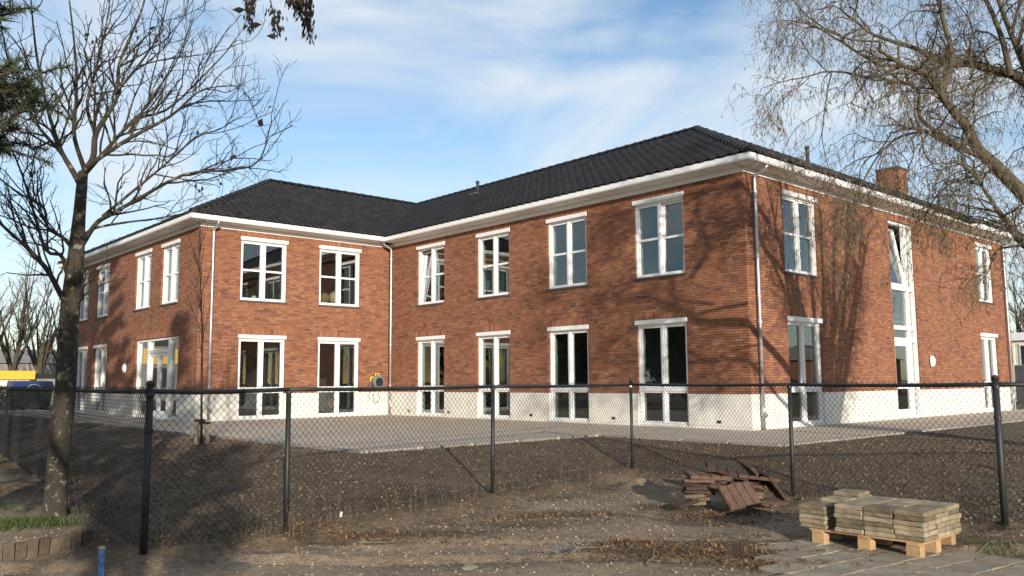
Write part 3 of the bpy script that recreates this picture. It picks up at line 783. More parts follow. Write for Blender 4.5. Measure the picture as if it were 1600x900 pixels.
# ------------------------------------------------------------------ things on the window sills inside
def lantern(face, u, z, r, label, c):
    m = simple('paper_shade', c, 0.8)
    t = empty('paper_lantern', tuple(face.P(u, z, -.45)), label, 'lantern', 'paper lanterns on the upper sills')
    mb = MB(); n = 12
    for j in range(9):
        a = -math.pi/2+math.pi*j/8
        for k in range(n): an = 2*math.pi*k/n; mb.v.append(tuple(face.P(u+r*math.cos(a)*math.cos(an), z+r+r*math.sin(a), -.5+r*math.cos(a)*math.sin(an)))); mb.n += 1
    for j in range(8):
        for k in range(n): k2 = (k+1) % n; mb.f.append((j*n+k, j*n+k2, (j+1)*n+k2, (j+1)*n+k))
    mb.build('shade', m, t, True); b = MB(); b.tube([face.P(u, z-.02, -.5), face.P(u, z+.03, -.5)], r*.4, 10); b.build('base', M_WHITE, t)
    return t
shelf = MB(); FB.box(shelf, -5.6, -4.1, 3.86, 3.9, -.75, -.345); FB.box(shelf, -2.8, -1.25, 3.86, 3.9, -.75, -.345); shelf.build('window_board', M_WHITE, bld)
lantern(FB, -2.35, 3.92, .19, 'brown round paper lantern behind the upper wing window', (.32, .19, .1)); lantern(FB, -1.92, 3.92, .23, 'cream round paper lantern behind the upper wing window', (.55, .47, .32))
M_LEAFI = simple('potted_leaf', (.08, .13, .05), .6)
t = empty('potted_plant', tuple(FB.P(-4.95, 3.9, -.5)), 'small potted plant behind the left upper wing window', 'plant')
mb = MB(); mb.tube([FB.P(-4.95, 3.9, -.5), FB.P(-4.95, 4.02, -.5)], [.06, .08], 10); mb.build('pot', M_WHITE, t)
mb = MB()
for k in range(40):
    a, e_ = random.uniform(0, 6.28), random.uniform(.1, 1.2); L = random.uniform(.08, .2); b0 = FB.P(-4.95, 4.02, -.5); d = np.array((math.cos(a)*math.cos(e_), math.sin(a)*math.cos(e_), math.sin(e_))); s_ = np.cross(d, (0, 0, 1))*.03
    mb.add([b0, b0+d*L*.6+s_, b0+d*L, b0+d*L*.6-s_], [(0, 1, 2, 3)])
mb.build('leaves', M_LEAFI, t)

# ------------------------------------------------------------------ chain link fence
fence = empty('chain_link_fence', (FP[0][0], FP[0][1], GROUND_FENCE), 'black chain link fence with round posts between the soil and the building', 'fence')
ZT = 1.085
def fence_post(p, corner=False, bolts=False):
    g = float(height(np.array([p[0]]), np.array([p[1]]))[0])
    r = .034 if corner else .028; lean = np.array((random.gauss(0, .008), random.gauss(0, .008), 0))
    mb = MB(); mb.tube([np.array((p[0], p[1], g-.35))-lean, np.array((p[0], p[1], ZT+(.06 if corner or bolts else -.02)))], r, 12); po = mb.build('post', M_FENCE, fence, True)
    if corner or bolts:
        c = MB(); c.tube([(p[0], p[1], ZT+.055), (p[0], p[1], ZT+.085), (p[0], p[1], ZT+.1)], [r+.006, r+.005, .01], 12); c.build('cap', M_FENCE, po, True)
    for z_ in ((ZT-.03, ZT-.35) if corner else (ZT-.03,)):
        c = MB(); c.tube([(p[0], p[1], z_-.015), (p[0], p[1], z_+.015)], r+.008, 12); c.build('clamp', M_ZINC if bolts and z_ > 1 else M_FENCE, po)
def fence_run(pts):
    for a, b in zip(pts[:-1], pts[1:]):
        L = np.linalg.norm(b-a); d = (b-a)/L
        n = max(3, int(L/.4)); sag = lambda t: -.012*4*t*(1-t)
        mb = MB(); mb.tube([(*(a+d*L*t), ZT+sag(t)) for t in np.linspace(0, 1, 7)], .0225, 8); mb.build('top_rail', M_FENCE, fence, True)
        # diamond mesh: two sets of straight wires clipped to the panel, twisted tips above the rail
        m = FB_(); pit = .078; r = .0024
        g = height(np.array([a[0], b[0]]), np.array([a[1], b[1]])); zb = float(max(g))+.03; zt = ZT+.012; Hh = zt-zb
        off = d[[1, 0]]*np.array((1, -1))*.026
        s_ = -Hh
        perp = np.array((off[0], off[1], 0))
        while s_ < L:
            for sg in (1, -1):
                u0, z0, u1, z1 = (s_, zb, s_+Hh, zt) if sg == 1 else (s_+Hh, zb, s_, zt)
                # clip in u
                ua, za, ub, zb2 = u0, z0, u1, z1
                if ub < ua: ua, za, ub, zb2 = ub, zb2, ua, za
                if ub <= 0.03 or ua >= L-.03: continue
                if ua < .03: za += (zb2-za)*(.03-ua)/(ub-ua); ua = .03
                if ub > L-.03: zb2 = za+(zb2-za)*(L-.03-ua)/(ub-ua); ub = L-.03
                w = random.gauss(0, .0012)
                q0 = np.array((*(a+d*ua), za))-perp*(1+w)+np.array((0, 0, w)); q1 = np.array((*(a+d*ub), zb2))-perp*(1-w)
                m.tube([q0, q1], r, 3, False)
                uz = ub if zb2 > za else ua
                if abs(max(za, zb2)-zt) < .01:
                    q = np.array((*(a+d*uz), zt))-perp; m.tube([q, q+np.array((random.gauss(0, .004), random.gauss(0, .004), .03))], r*1.3, 3, False)
            s_ += pit
        for zw in (zb+.06, zb+.55*Hh): m.tube([np.array((*(a+d*.02), zw))-perp, np.array((*(a+d*(L-.02)), zw))-perp], .0017, 4, False)
        m.build('wire_mesh', M_FENCE, fence)
        for k in range(1, n):
            if k % 2: continue
            c = a+d*(L*k/n+random.gauss(0, .03)); tmb = MB(); tt = k/n; tmb.tube([(*(c-d*.006), ZT+sag(tt)), (*(c+d*.006), ZT+sag(tt))], .027, 8); tmb.build('tie', M_FENCE, fence)
fence_run([FP[0], FP[1], FP[2], FP[3]]); fence_run([FP[3], FP[4], FP[5]]); fence_run(FL[:8]); fence_run(FR)
for i, p in enumerate(FP): fence_post(p, i in (0, 5), i == 3)
for p in FL[1:8]: fence_post(p)
for p in FR[1:]: fence_post(p)

# ------------------------------------------------------------------ trees
def bark_mat(name, c0, c1, lichen=None, lam=0.62):
    m = N(name); n1 = m.noise(9, 6, .7, m.coord((1, 1, .35))); c = m.ramp(n1, [(.3, c0), (.7, c1)])
    if lichen: c = m.mix(m.ramp(m.noise(13, 4, .6), [(lam, (0, 0, 0)), (lam+.07, (1, 1, 1))]), c, lichen)
    m.base(c); m.rough(.9); m.bump(n1, .7, .02); return m.m
M_BARK = bark_mat('alder_bark', (.022, .018, .013), (.058, .048, .033), (.2, .2, .15), .585)
M_TWIG = simple('dark_twig', (.022, .017, .015), .85)
M_WBARK = bark_mat('willow_bark', (.045, .037, .024), (.115, .096, .058), (.1, .115, .05), .6)
M_WTWIG = simple('willow_twig', (.085, .062, .04), .8)
M_WLEAF = varied('willow_leaf', [(0, (.075, .06, .028)), (.5, (.125, .1, .05)), (1, (.19, .155, .085))], .7, 'island', 20, .2, 0)
M_CONE = simple('alder_cone', (.02, .015, .012), .9)

def curve(pts, n):
    pts = np.asarray(pts, float)
    if len(pts) == 2: return pts[0]+(pts[1]-pts[0])*np.linspace(0, 1, n)[:, None]
    P_ = np.vstack([2*pts[0]-pts[1], pts, 2*pts[-1]-pts[-2]]); out = []
    m = len(pts)-1
    for t in np.linspace(0, m, n):
        i = min(int(t), m-1); f_ = t-i; p0, p1, p2, p3 = P_[i:i+4]
        out.append(.5*((2*p1)+(-p0+p2)*f_+(2*p0-5*p1+4*p2-p3)*f_*f_+(-p0+3*p1-3*p2+p3)*f_**3))
    return np.array(out)
def unit(v): return v/(np.linalg.norm(v)+1e-9)
def shoot(p, d, L, n, wig, lift):
    pts = [p]; d = unit(d)
    for k in range(n):
        d = unit(d+rng.normal(0, wig, 3)+np.array((0, 0, lift))); pts.append(pts[-1]+d*L/n)
    return np.array(pts)
class Tree:
    def __init__(s): s.wood = FB_(); s.twigs = FB_(); s.tips = []; s.minz = None
    def limb(s, pts, r0, r1, n=None, sides=7):
        c = curve(pts, n or max(6, len(pts)*3)); rr = np.linspace(r0, r1, len(c)); s.wood.tube(c, rr, sides); return c, rr
    def branch_off(s, c, rr, dens, spec, level=0, start=.15):
        # spec: list of dicts per level
        if level >= len(spec): return
        sp = spec[level]; L = np.sum(np.linalg.norm(np.diff(c, axis=0), axis=1)); n = max(1, int(L*dens*sp['n']))
        for _ in range(n):
            t = rng.uniform(start, 1.0)*(len(c)-1); i = min(int(t), len(c)-2); p = c[i]+(c[i+1]-c[i])*(t-i); ax = unit(c[i+1]-c[i]); r = rr[i]
            q = unit(np.cross(ax, rng.normal(0, 1, 3))); ang = rng.normal(sp['ang'], .2)
            d = unit(ax*math.cos(ang)+q*math.sin(ang)+np.array((0, 0, sp['up'])))
            Lc = sp['L']*rng.uniform(.45, 1.25)*(1.15-.5*t/len(c)); r0 = min(r*.7, sp['r'])
            pts = shoot(p, d, Lc, sp['seg'], sp['wig'], sp['lift'])
            if s.minz is not None and np.min(pts[:, 2]) < s.minz: continue
            rs = np.linspace(r0, max(r0*.35, sp['rmin']), len(pts))
            (s.wood if r0 > .012 else s.twigs).tube(pts, rs, 5 if r0 > .012 else 3, False)
            if level >= len(spec)-2: s.tips.append((pts, level))
            s.branch_off(pts, rs, 1.0, spec, level+1, .1)

# --- bare alder standing by the fence
BASE = px_plane(88, 806, 2, -0.36); DT = float((BASE-CAM)@FW)
t = Tree()
def tp(x, y, dd=0.0): return px(x, y, DT+dd)
tr_pts = [tp(80, 822), tp(86, 790), tp(93, 700), tp(103, 600), tp(108, 500), tp(116, 430), tp(122, 360), tp(127, 300), tp(130, 268)]
c = curve(tr_pts, 26); rr = np.interp(np.linspace(0, 1, 26), [0, .06, .15, .45, .62, .8, 1], [.20, .142, .122, .11, .1, .066, .052]); t.wood.tube(c, rr, 14)
alimbs = [
 ([(108, 480), (98, 465), (84, 425), (66, 408), (37, 380), (0, 345), (-50, 300)], .06, .02, -.5),
 ([(110, 445), (103, 425), (92, 400), (74, 386), (45, 330), (30, 260), (-10, 180)], .05, .012, .5),
 ([(116, 472), (128, 468), (137, 452), (134, 430), (128, 415)], .035, .012, -.35),
 ([(127, 385), (145, 350), (170, 333), (213, 311), (284, 271), (355, 267), (400, 253), (424, 190)], .05, .008, -.7),
 ([(126, 372), (150, 358), (191, 347), (249, 342), (311, 329), (400, 306)], .032, .004, .7),
 ([(118, 395), (95, 372), (75, 355), (66, 330), (30, 300), (-20, 262)], .045, .012, .6),
 ([(128, 290), (112, 262), (95, 222), (75, 160), (60, 80), (48, -30)], .06, .010, -.4),
 ([(128, 296), (100, 245), (70, 210), (45, 178), (20, 110), (0, 20)], .045, .010, .7),
 ([(130, 270), (147, 253), (200, 209), (267, 178), (311, 142), (387, 129)], .055, .006, -.6),
 ([(130, 275), (160, 240), (213, 191), (262, 172), (330, 100), (370, 60)], .045, .006, .6),
 ([(130, 270), (142, 249), (151, 213), (164, 178), (178, 147), (191, 102), (204, 53), (222, 0), (235, -70)], .065, .010, 0),
 ([(151, 213), (140, 165), (150, 110), (165, 50), (170, -40)], .038, .008, .6),
 ([(131, 262), (120, 210), (112, 150), (118, 80), (105, -20)], .045, .010, -.8),
 ([(178, 147), (215, 105), (245, 50), (262, -20)], .03, .006, -.4),
 ([(200, 209), (240, 150), (275, 100), (300, 30)], .03, .005, .4),
 ([(160, 338), (215, 290), (255, 262), (310, 215), (360, 190), (385, 90)], .03, .005, .3)]
spec_a = [dict(n=5.4, ang=.72, up=.22, L=1.0, r=.014, seg=8, wig=.16, lift=.05, rmin=.004),
          dict(n=6.2, ang=.7, up=.3, L=.40, r=.006, seg=6, wig=.22, lift=.05, rmin=.0028),
          dict(n=6.0, ang=.75, up=.2, L=.16, r=.0035, seg=4, wig=.26, lift=.03, rmin=.0022)]
for pts, r0, r1, dd in alimbs:
    r0 *= .62; r1 *= .62
    k = len(pts); P_ = [tp(x, y, dd*(i/(k-1))**1.1*1.2) for i, (x, y) in enumerate(pts)]
    for q in range(1, k): P_[q] = P_[q]+rng.normal(0, .02, 3)
    cc, r_ = t.limb(P_, r0, r1); t.branch_off(cc, r_, 1.0, spec_a, 0, .22)
alder = empty('bare_tree', tuple(BASE), 'bare alder tree with dark cones and lichen-spotted trunk in front of the fence', 'tree')
t.wood.build('trunk', M_BARK, alder, True); t.twigs.build('crown', M_TWIG, alder)
cones = MB()
for pts, lv in t.tips:
    if rng.random() < .028:
        p = pts[-1]
        for _ in range(rng.integers(1, 4)):
            q = p+rng.normal(0, .02, 3); h = rng.uniform(.018, .03); cones.tube([q+np.array((0, 0, -h)), q, q+np.array((0, 0, h))], [.006, .016, .005], 5)
    if rng.random() < .006:
        p = pts[-1]; s_ = rng.normal(0, 1, 3)*.03; q_ = rng.normal(0, 1, 3)*.03; cones.add([p, p+s_, p+s_+q_-np.array((0, 0, .03)), p+q_], [(0, 1, 2, 3)])
cones.build('cones', M_CONE, alder)['kind'] = 'stuff'

# --- corkscrew willow, trunk just outside the frame
t = Tree(); t.minz = 1.7; DW = 13.0
wb = np.array((7.55, -0.45, float(height(np.array([7.55]), np.array([-.45]))[0])-.05))
fork = wb+np.array((-.1, -.05, 1.75))
cc = curve([wb, wb+np.array((-.05, 0, .9)), fork], 10); t.wood.tube(cc, np.interp(np.linspace(0, 1, 10), [0, .15, 1], [.42, .33, .30]), 14)
def wp(x, y, dd): return px(x, y, DW+dd)
wl_ = [
 ([fork, wp(1690, 400, .2), (1600, 303), (1560, 261), (1532, 233), (1513, 196), (1485, 163), (1462, 135), (1439, 112), (1411, 103), (1369, 77)], .125, .02, -.6),
 ([fork, wp(1720, 220, .5), (1600, 126), (1560, 112), (1523, 100), (1490, 105), (1462, 96), (1429, 84), (1373, 65), (1317, 23)], .11, .014, .8),
 ([(1545, 250), (1485, 224), (1448, 205), (1420, 200), (1392, 210)], .05, .012, -1.0),
 ([(1500, 228), (1440, 187), (1434, 140), (1411, 126), (1380, 118), (1340, 96)], .035, .010, .3),
 ([(1470, 145), (1486, 90), (1467, 20), (1450, -60)], .06, .02, .5),
 ([fork, wp(1700, 460, -.3), (1600, 383), (1575, 345), (1560, 327), (1523, 275), (1495, 252)], .07, .012, -.9),
 ([(1575, 345), (1520, 348), (1470, 335), (1430, 322)], .03, .008, -1.2),
 ([fork, wp(1760, 100, -.3), (1620, -40), (1500, -120), (1380, -160)], .12, .02, -.6),
 ([fork, wp(1790, 100, -.6), (1680, -120), (1560, -260)], .12, .03, .4),
 ([fork, fork+np.array((.5, -.8, 2.2)), fork+np.array((.6, -2.2, 4.2)), fork+np.array((0.4, -3.4, 5.6))], .12, .03, 0),
 ([fork, fork+np.array((.8, .8, 2.4)), fork+np.array((1.6, 1.4, 4.6)), fork+np.array((1.8, 1.7, 6.4))], .12, .03, 0),
 ([fork, fork+np.array((-.3, .9, 2.6)), fork+np.array((-1.0, 2.2, 4.6)), fork+np.array((-1.6, 2.8, 6.6))], .12, .03, 0),
 ([(1580, 120), (1565, 60), (1540, 0), (1500, -50)], .05, .02, .9),
 ([(1411, 103), (1370, 100), (1320, 70), (1270, 40), (1215, 30)], .03, .006, -.2),
 ([(1411, 103), (1360, 120), (1300, 110), (1240, 120), (1190, 135)], .025, .005, .2),
 ([(1373, 65), (1320, 60), (1270, 30), (1230, -10)], .02, .006, .3),
 ([(1500, -60), (1420, -50), (1340, -30), (1260, -20), (1210, 10)], .03, .006, 0),
 ([(1448, 205), (1400, 215), (1360, 255), (1335, 310), (1325, 360)], .02, .005, -1.2),
 ([(1300, 110), (1290, 160), (1285, 230), (1300, 290)], .014, .004, -.2),
 ([(1392, 210), (1370, 240), (1340, 250), (1300, 280), (1285, 320)], .014, .004, -.8),
 ([(1523, 275), (1480, 290), (1450, 330), (1430, 380)], .018, .004, -1.0),
 ([(1600, 383), (1560, 390), (1540, 420), (1520, 445)], .02, .004, -1.0)]
_perp = np.array((.479, .878, 0))
for p_, r_0, tw in ((-.95, .16, .1), (-.6, .2, -.2), (-.25, .18, .3), (.08, .25, 0), (.42, .19, -.3), (.75, .2, .2), (1.15, .17, 0)):
    b_ = wb+np.array((0, 0, .7)); o_ = np.array((-.878, .479, 0))*tw
    wl_.append(([b_, b_+_perp*p_*.42+o_+np.array((0, 0, 1.3)), b_+_perp*p_*1.05+o_*2+np.array((0, 0, 3.2)), b_+_perp*p_*1.6+o_*3+np.array((.1, 0, 5.0)), b_+_perp*p_*2.2+o_*3+np.array((0, .1, 7.0))], r_0, .03, 0))
spec_w = [dict(n=4.4, ang=.75, up=.1, L=1.15, r=.016, seg=9, wig=.30, lift=-.02, rmin=.004),
          dict(n=7.0, ang=.8, up=-.3, L=.8, r=.006, seg=9, wig=.36, lift=-.13, rmin=.0022),
          dict(n=7.8, ang=.7, up=-.5, L=.42, r=.0026, seg=6, wig=.36, lift=-.22, rmin=.0018)]
for pts, r0, r1, dd in wl_:
    P_ = []
    for i, q in enumerate(pts):
        P_.append(wp(q[0], q[1], dd*min(1, i/4)) if isinstance(q, tuple) else np.array(q))
    C0 = curve(P_, len(P_)*4); wobble = np.cumsum(rng.normal(0, .022, C0.shape), 0)*np.linspace(0, 1, len(C0))[:, None]*.5; C0 = C0+wobble
    r_ = np.linspace(r0, r1, len(C0)); t.wood.tube(C0, r_, 8); t.branch_off(C0, r_, 1.0, spec_w, 0, .25)
    if len(pts) == 5 and r1 == .03: t.branch_off(C0, r_, 1.0, [dict(n=1.3, ang=.5, up=.3, L=1.9, r=.045, seg=8, wig=.16, lift=.02, rmin=.014), dict(n=3.0, ang=.7, up=0, L=.8, r=.014, seg=7, wig=.3, lift=-.05, rmin=.005)], 0, .2)
willow = empty('corkscrew_willow', tuple(wb), 'large corkscrew willow with twisted hanging twigs and few leaves before the gable', 'tree')
t.wood.build('trunk', M_WBARK, willow, True)
cr = t.twigs.build('crown', M_WTWIG, willow)
lv_ = FB_()
for pts, l in t.tips:
    for k in range(1, len(pts)):
        if rng.random() < .2:
            p = pts[k]; d = unit(np.array((rng.normal(0, .35), rng.normal(0, .35), -1))); L = rng.uniform(.05, .1); s_ = unit(np.cross(d, rng.normal(0, 1, 3)))*L*.1; m_ = p+d*L*.5+rng.normal(0, .006, 3)
            lv_.add([p, m_+s_, p+d*L, m_-s_], [(0, 1, 2, 3)])
lv_.build('leaves', M_WLEAF, willow)

# --- pines just left of the view: their boughs reach into the frame and shade the left wing
M_NEEDLE = varied('pine_needle', [(0, (.022, .035, .016)), (.6, (.04, .06, .025)), (1, (.075, .085, .035))], .7, 'island', 10, .1, 0)
M_PBARK = bark_mat('pine_bark', (.05, .035, .025), (.13, .09, .06))
def tuft(mb, p, d, n=26, L=.13, hw=.0035):
    q = d*.6+rng.normal(0, .65, (n, 3)); q /= np.linalg.norm(q, axis=1)[:, None]; sd_ = np.cross(q, rng.normal(0, 1, (n, 3))); sd_ *= hw/np.linalg.norm(sd_, axis=1)[:, None]
    b = p-d*rng.uniform(0, .1, (n, 1)); mb.tris(np.stack([b-sd_, b+sd_, b+q*(L*rng.uniform(.7, 1.15, (n, 1)))], 1))
def pine(base, H, z0, R, nb, label, aim=None, tn=26, tl=.13, per=9, hw=.0035):
    b = np.array(base, float); o = empty('pine_tree', tuple(b), label, 'tree', 'pines shading the wing'); w = FB_(); nd = TB_()
    w.tube(curve([b-np.array((0, 0, .2)), b+np.array((.1, .05, H*.5)), b+np.array((0, .1, H))], 12), np.linspace(.2, .03, 12), 9)
    boughs = []
    for k in range(nb):
        zz = z0+(H-z0)*((k+.5)/nb); f_ = 1-(zz-z0)/(H-z0); r_ = R*(.35+.65*f_)*rng.uniform(.75, 1.1); a = k*2.4+rng.uniform(-.3, .3)
        boughs.append((b+np.array((0, 0, zz)), b+np.array((math.cos(a)*r_, math.sin(a)*r_, zz+rng.uniform(.1, .7)))))
    for q in (aim or []): boughs.append((b+np.array((0, 0, max(z0, q[2]-b[2]-.5))), np.array(q)))
    for p0, p1 in boughs:
        mid = (p0+p1)/2+np.array((0, 0, -.12)); c_ = curve([p0, mid, p1], 9); w.tube(c_, np.linspace(.04, .01, 9), 5)
        ax = unit(p1-p0)
        for j in range(per):
            t_ = rng.uniform(.35, 1); p = p0+(p1-p0)*t_+rng.normal(0, .05, 3); d = unit(ax*.5+rng.normal(0, .6, 3)+np.array((0, 0, .3))); e_ = p+d*rng.uniform(.15, .5)
            w.tube([p, e_], [.008, .004], 3, False)
            for s_ in np.linspace(.35, 1, 4): tuft(nd, p+(e_-p)*s_, d, tn//2, tl, hw)
        tuft(nd, p1, ax, tn, tl, hw)
    w.build('trunk', M_PBARK, o, True); nd.build('crown', M_NEEDLE, o)
aims = [px(x, y, d) for x, y, d in ((50, 125, 7.6), (30, 110, 7.4), (58, 158, 7.8), (40, 145, 7.5), (15, 140, 7.4), (10, 120, 7.7), (30, 200, 7.6), (22, 225, 8.2), (5, 170, 7.9), (4, 215, 8.0), (14, 190, 7.6), (2, 235, 7.8), (8, 12, 7.6), (30, 18, 7.7))]
pine((.6, -17.9, -.4), 7.0, 3.2, 1.7, 16, 'dark pine whose boughs reach in at the left edge of the picture', aims, 60, .12, 16, .005)
pine((4.2, -17.75, -.5), 8.4, 1.8, 1.6, 44, 'dense young pine just left of the photographer', None, 20, .2, 18, .014)
pine((-5.0, -17.6, -.2), 11.6, 2.4, 3.0, 60, 'tall dark pine standing beyond the left edge of the picture', None, 18, .26, 26, .02)
pine((-9.5, -17.2, -.1), 10.6, 2.4, 2.8, 50, 'broad pine farthest along the left edge of the picture', None, 18, .26, 26, .02)

pine((14.6, -20.45, -.5), 5.2, 1.5, 1.45, 26, 'dense pine standing behind the photographer', None, 18, .2, 14, .012)

# --- seed-hung tree behind the photographer, one bough overhead
t = Tree(); gb = np.array((12.9, -19.9, -.55)); t.minz = 2.2
fk = gb+np.array((0, 0, 2.6))
t.wood.tube(curve([gb, gb+np.array((.03, 0, 1.4)), fk], 8), np.linspace(.19, .15, 8), 10)
spec_s = [dict(n=2.4, ang=.7, up=.2, L=1.2, r=.018, seg=6, wig=.12, lift=.03, rmin=.005), dict(n=4.0, ang=.7, up=.1, L=.5, r=.007, seg=5, wig=.14, lift=.02, rmin=.003)]
over = px(430, -60, 4.2)
for e_ in ((-1.6, 1.0, 3.2), (.8, -1.4, 3.4), (1.6, 1.2, 3.0), (-1.0, -1.8, 3.4), (.1, .2, 4.4), (-2.6, .4, 2.4)):
    cc, r_ = t.limb([fk, fk+np.array(e_)*.5+rng.normal(0, .12, 3), fk+np.array(e_)], .09, .015, 10); t.branch_off(cc, r_, 1.0, spec_s, 0, .2)
cc, r_ = t.limb([fk, (fk+over)/2+np.array((0, 0, .7)), over+np.array((.15, -.1, .25)), over], .06, .008, 14)
ash = empty('seed_tree', tuple(gb), 'bare tree with dark hanging seed clusters dangling in at the top edge', 'tree')
seeds = FB_()
def hang(x0, y0, x1, y1, n, spread):
    p0, p1 = px(x0, y0, 4.2), px(x1, y1, 4.2); c_ = curve([over, p0, p1], 12); t.twigs.tube(c_, .0035, 4, False)
    for _ in range(n):
        q = p0+(p1-p0)*rng.uniform(.35, 1.02)+rng.normal(0, spread, 3); d = unit(np.array((rng.normal(0, .25), rng.normal(0, .25), -1))); L = rng.uniform(.025, .05); s_ = unit(np.cross(d, rng.normal(0, 1, 3)))*.0065
        seeds.add([q, q+d*L*.5+s_, q+d*L, q+d*L*.5-s_], [(0, 1, 2, 3)]); 
hang(384, -20, 395, 44, 60, .013); hang(396, -30, 392, 12, 50, .013); hang(420, -15, 436, 52, 80, .016); hang(455, -12, 468, 4, 150, .022); hang(470, -10, 484, 50, 130, .017); hang(478, -20, 482, 10, 60, .014)
for (x, y, s_) in ((373, 15, .035), (400, 38, .03), (425, 56, .03)):
    p = px(x, y, 4.2); seeds.add([p-RT*s_, p-UP*s_*.45+FW*.01, p+RT*s_, p+UP*s_*.4], [(0, 1, 2, 3)])
t.wood.build('trunk', M_BARK, ash, True); t.twigs.build('crown', M_TWIG, ash); seeds.build('seed_clusters', M_CONE, ash)['kind'] = 'stuff'

# --- sapling with two stakes
sp = px_plane(315, 697, 2, -0.09)
sap = empty('staked_sapling', tuple(sp), 'thin leafless sapling tied between two short wooden stakes', 'tree'); DS = float((sp-CAM)@FW)
t = Tree(); c_ = curve([sp-np.array((0, 0, .1)), px(315, 600, DS), px(316, 520, DS), px(313, 440, DS), px(312, 385, DS)], 12); r_ = np.linspace(.026, .005, 12); t.wood.tube(c_, r_, 6)
t.branch_off(c_, r_, 1.0, [dict(n=7, ang=.42, up=.6, L=.9, r=.009, seg=6, wig=.06, lift=.08, rmin=.003), dict(n=3, ang=.6, up=.3, L=.25, r=.004, seg=3, wig=.1, lift=.05, rmin=.0025)], 0, .38)
t.wood.build('trunk', M_TWIG, sap, True); t.twigs.build('crown', M_TWIG, sap)
M_STAKE = simple('stake_wood', (.52, .41, .26), .8, scale=10)
sd = RT[:2]/np.linalg.norm(RT[:2])
for i, s_ in enumerate((-.105, .105)):
    q = sp+np.array((sd[0]*s_, sd[1]*s_, 0)); top = .56 if i == 0 else .51
    stt = MB(); stt.tube([q-np.array((0, 0, .25)), q+np.array((0, 0, top-.012)), q+np.array((0, 0, top))], [.047, .047, .04], 10); stt.build('stake', M_STAKE, sap, True)
    bt = MB(); c0 = q+np.array((0, 0, top-.05)); c1 = sp+np.array((0, 0, top-.05)); bt.obox((c0+c1)/2, (sd[0]*.10, sd[1]*.10, 0), (-sd[1]*.055, sd[0]*.055, 0), (0, 0, .022)); bt.build('strap', M_BLKP, sap)

# ------------------------------------------------------------------ pallet with concrete slabs
M_PALLET = varied('pallet_wood', [(0, (.33, .2, .1)), (1, (.46, .3, .16))], .8, 'object', 25, .35, .2)
M_SLAB = varied('old_concrete', [(0, (.115, .088, .055)), (.35, (.19, .15, .095)), (.7, (.245, .195, .128)), (1, (.33, .27, .185))], .95, 'object', 7, .75, .6)
GZ_P = -0.455; PX0, PX1, PY0, PY1 = 6.44, 7.53, -9.22, -8.36
pal = empty('wooden_pallet', (PX0, PY0, GZ_P), 'low wooden pallet carrying the stacked concrete slabs', 'pallet')
for x in (PX0+.02, (PX0+PX1)/2-.06, PX1-.15):
    for y in (PY0+.02, (PY0+PY1)/2-.05, PY1-.13): MB().box((x, y, GZ_P-.03), (x+.13, y+.1, GZ_P+.105)).build('block', M_PALLET, pal, bevel=.004)
    MB().box((x+.01, PY0+.01, GZ_P+.105), (x+.12, PY1-.01, GZ_P+.123)).build('bearer', M_PALLET, pal)
for k in range(6): MB().box((PX0, PY0+.02+k*.15, GZ_P+.123), (PX1, PY0+.12+k*.15, GZ_P+.141)).build('deck_board', M_PALLET, pal)
def rough_slab(hx, hy, hz, seed, mat, name):
    r_ = random.Random(seed); bm = bmesh.new(); bmesh.ops.create_cube(bm, size=1)
    for v in bm.verts: v.co = Vector((v.co.x*2*hx, v.co.y*2*hy, v.co.z*2*hz))
    bmesh.ops.bevel(bm, geom=bm.edges[:], offset=.006, segments=1, affect='EDGES')
    bmesh.ops.subdivide_edges(bm, edges=[e for e in bm.edges if e.calc_length() > .1], cuts=2, use_grid_fill=True)
    for v in bm.verts: v.co += Vector((r_.gauss(0, .0022), r_.gauss(0, .0022), r_.gauss(0, .0013)))
    me = bpy.data.meshes.new(name); bm.to_mesh(me); bm.free(); me.materials.append(mat); return me
slab_mes = [rough_slab(.138, .138, .0208, k, M_SLAB, 'concrete_slab') for k in range(6)]
for cx_ in range(4):
    for cy_ in range(3):
        layers = 6 if not (cx_ == 0 and cy_ == 0) else 5
        if cx_ == 0 and cy_ == 2: layers = 7
        zz = GZ_P+.143
        for k in range(layers):
            th = .043; shift = -.10 if (cx_ == 0 and cy_ == 0) else (-.02 if cx_ == 0 else 0)
            o = link_mesh('concrete_slab', random.choice(slab_mes), None, (PX0+.14+cx_*.281+shift+random.gauss(0, .006), PY0+.14+cy_*.283+random.gauss(0, .006)-(.01 if cx_ == 1 else 0), zz+th/2)); o.rotation_euler.z = random.gauss(0, .025)+random.choice((0, math.pi/2)); zz += th+.0012
            o['kind'] = 'thing'
            row = ('front', 'middle', 'back')[cy_]; colm = ('leftmost', 'second', 'third', 'rightmost')[cx_]
            lay_ = 'topmost' if k == layers-1 else ('lowest', 'second lowest', 'third lowest', 'fourth lowest', 'fifth lowest', 'sixth lowest')[k]
            tag(o, 'weathered concrete slab, %s in the %s pile of the %s row on the pallet' % (lay_, colm, row), 'slab', 'concrete slabs stacked on the pallet')

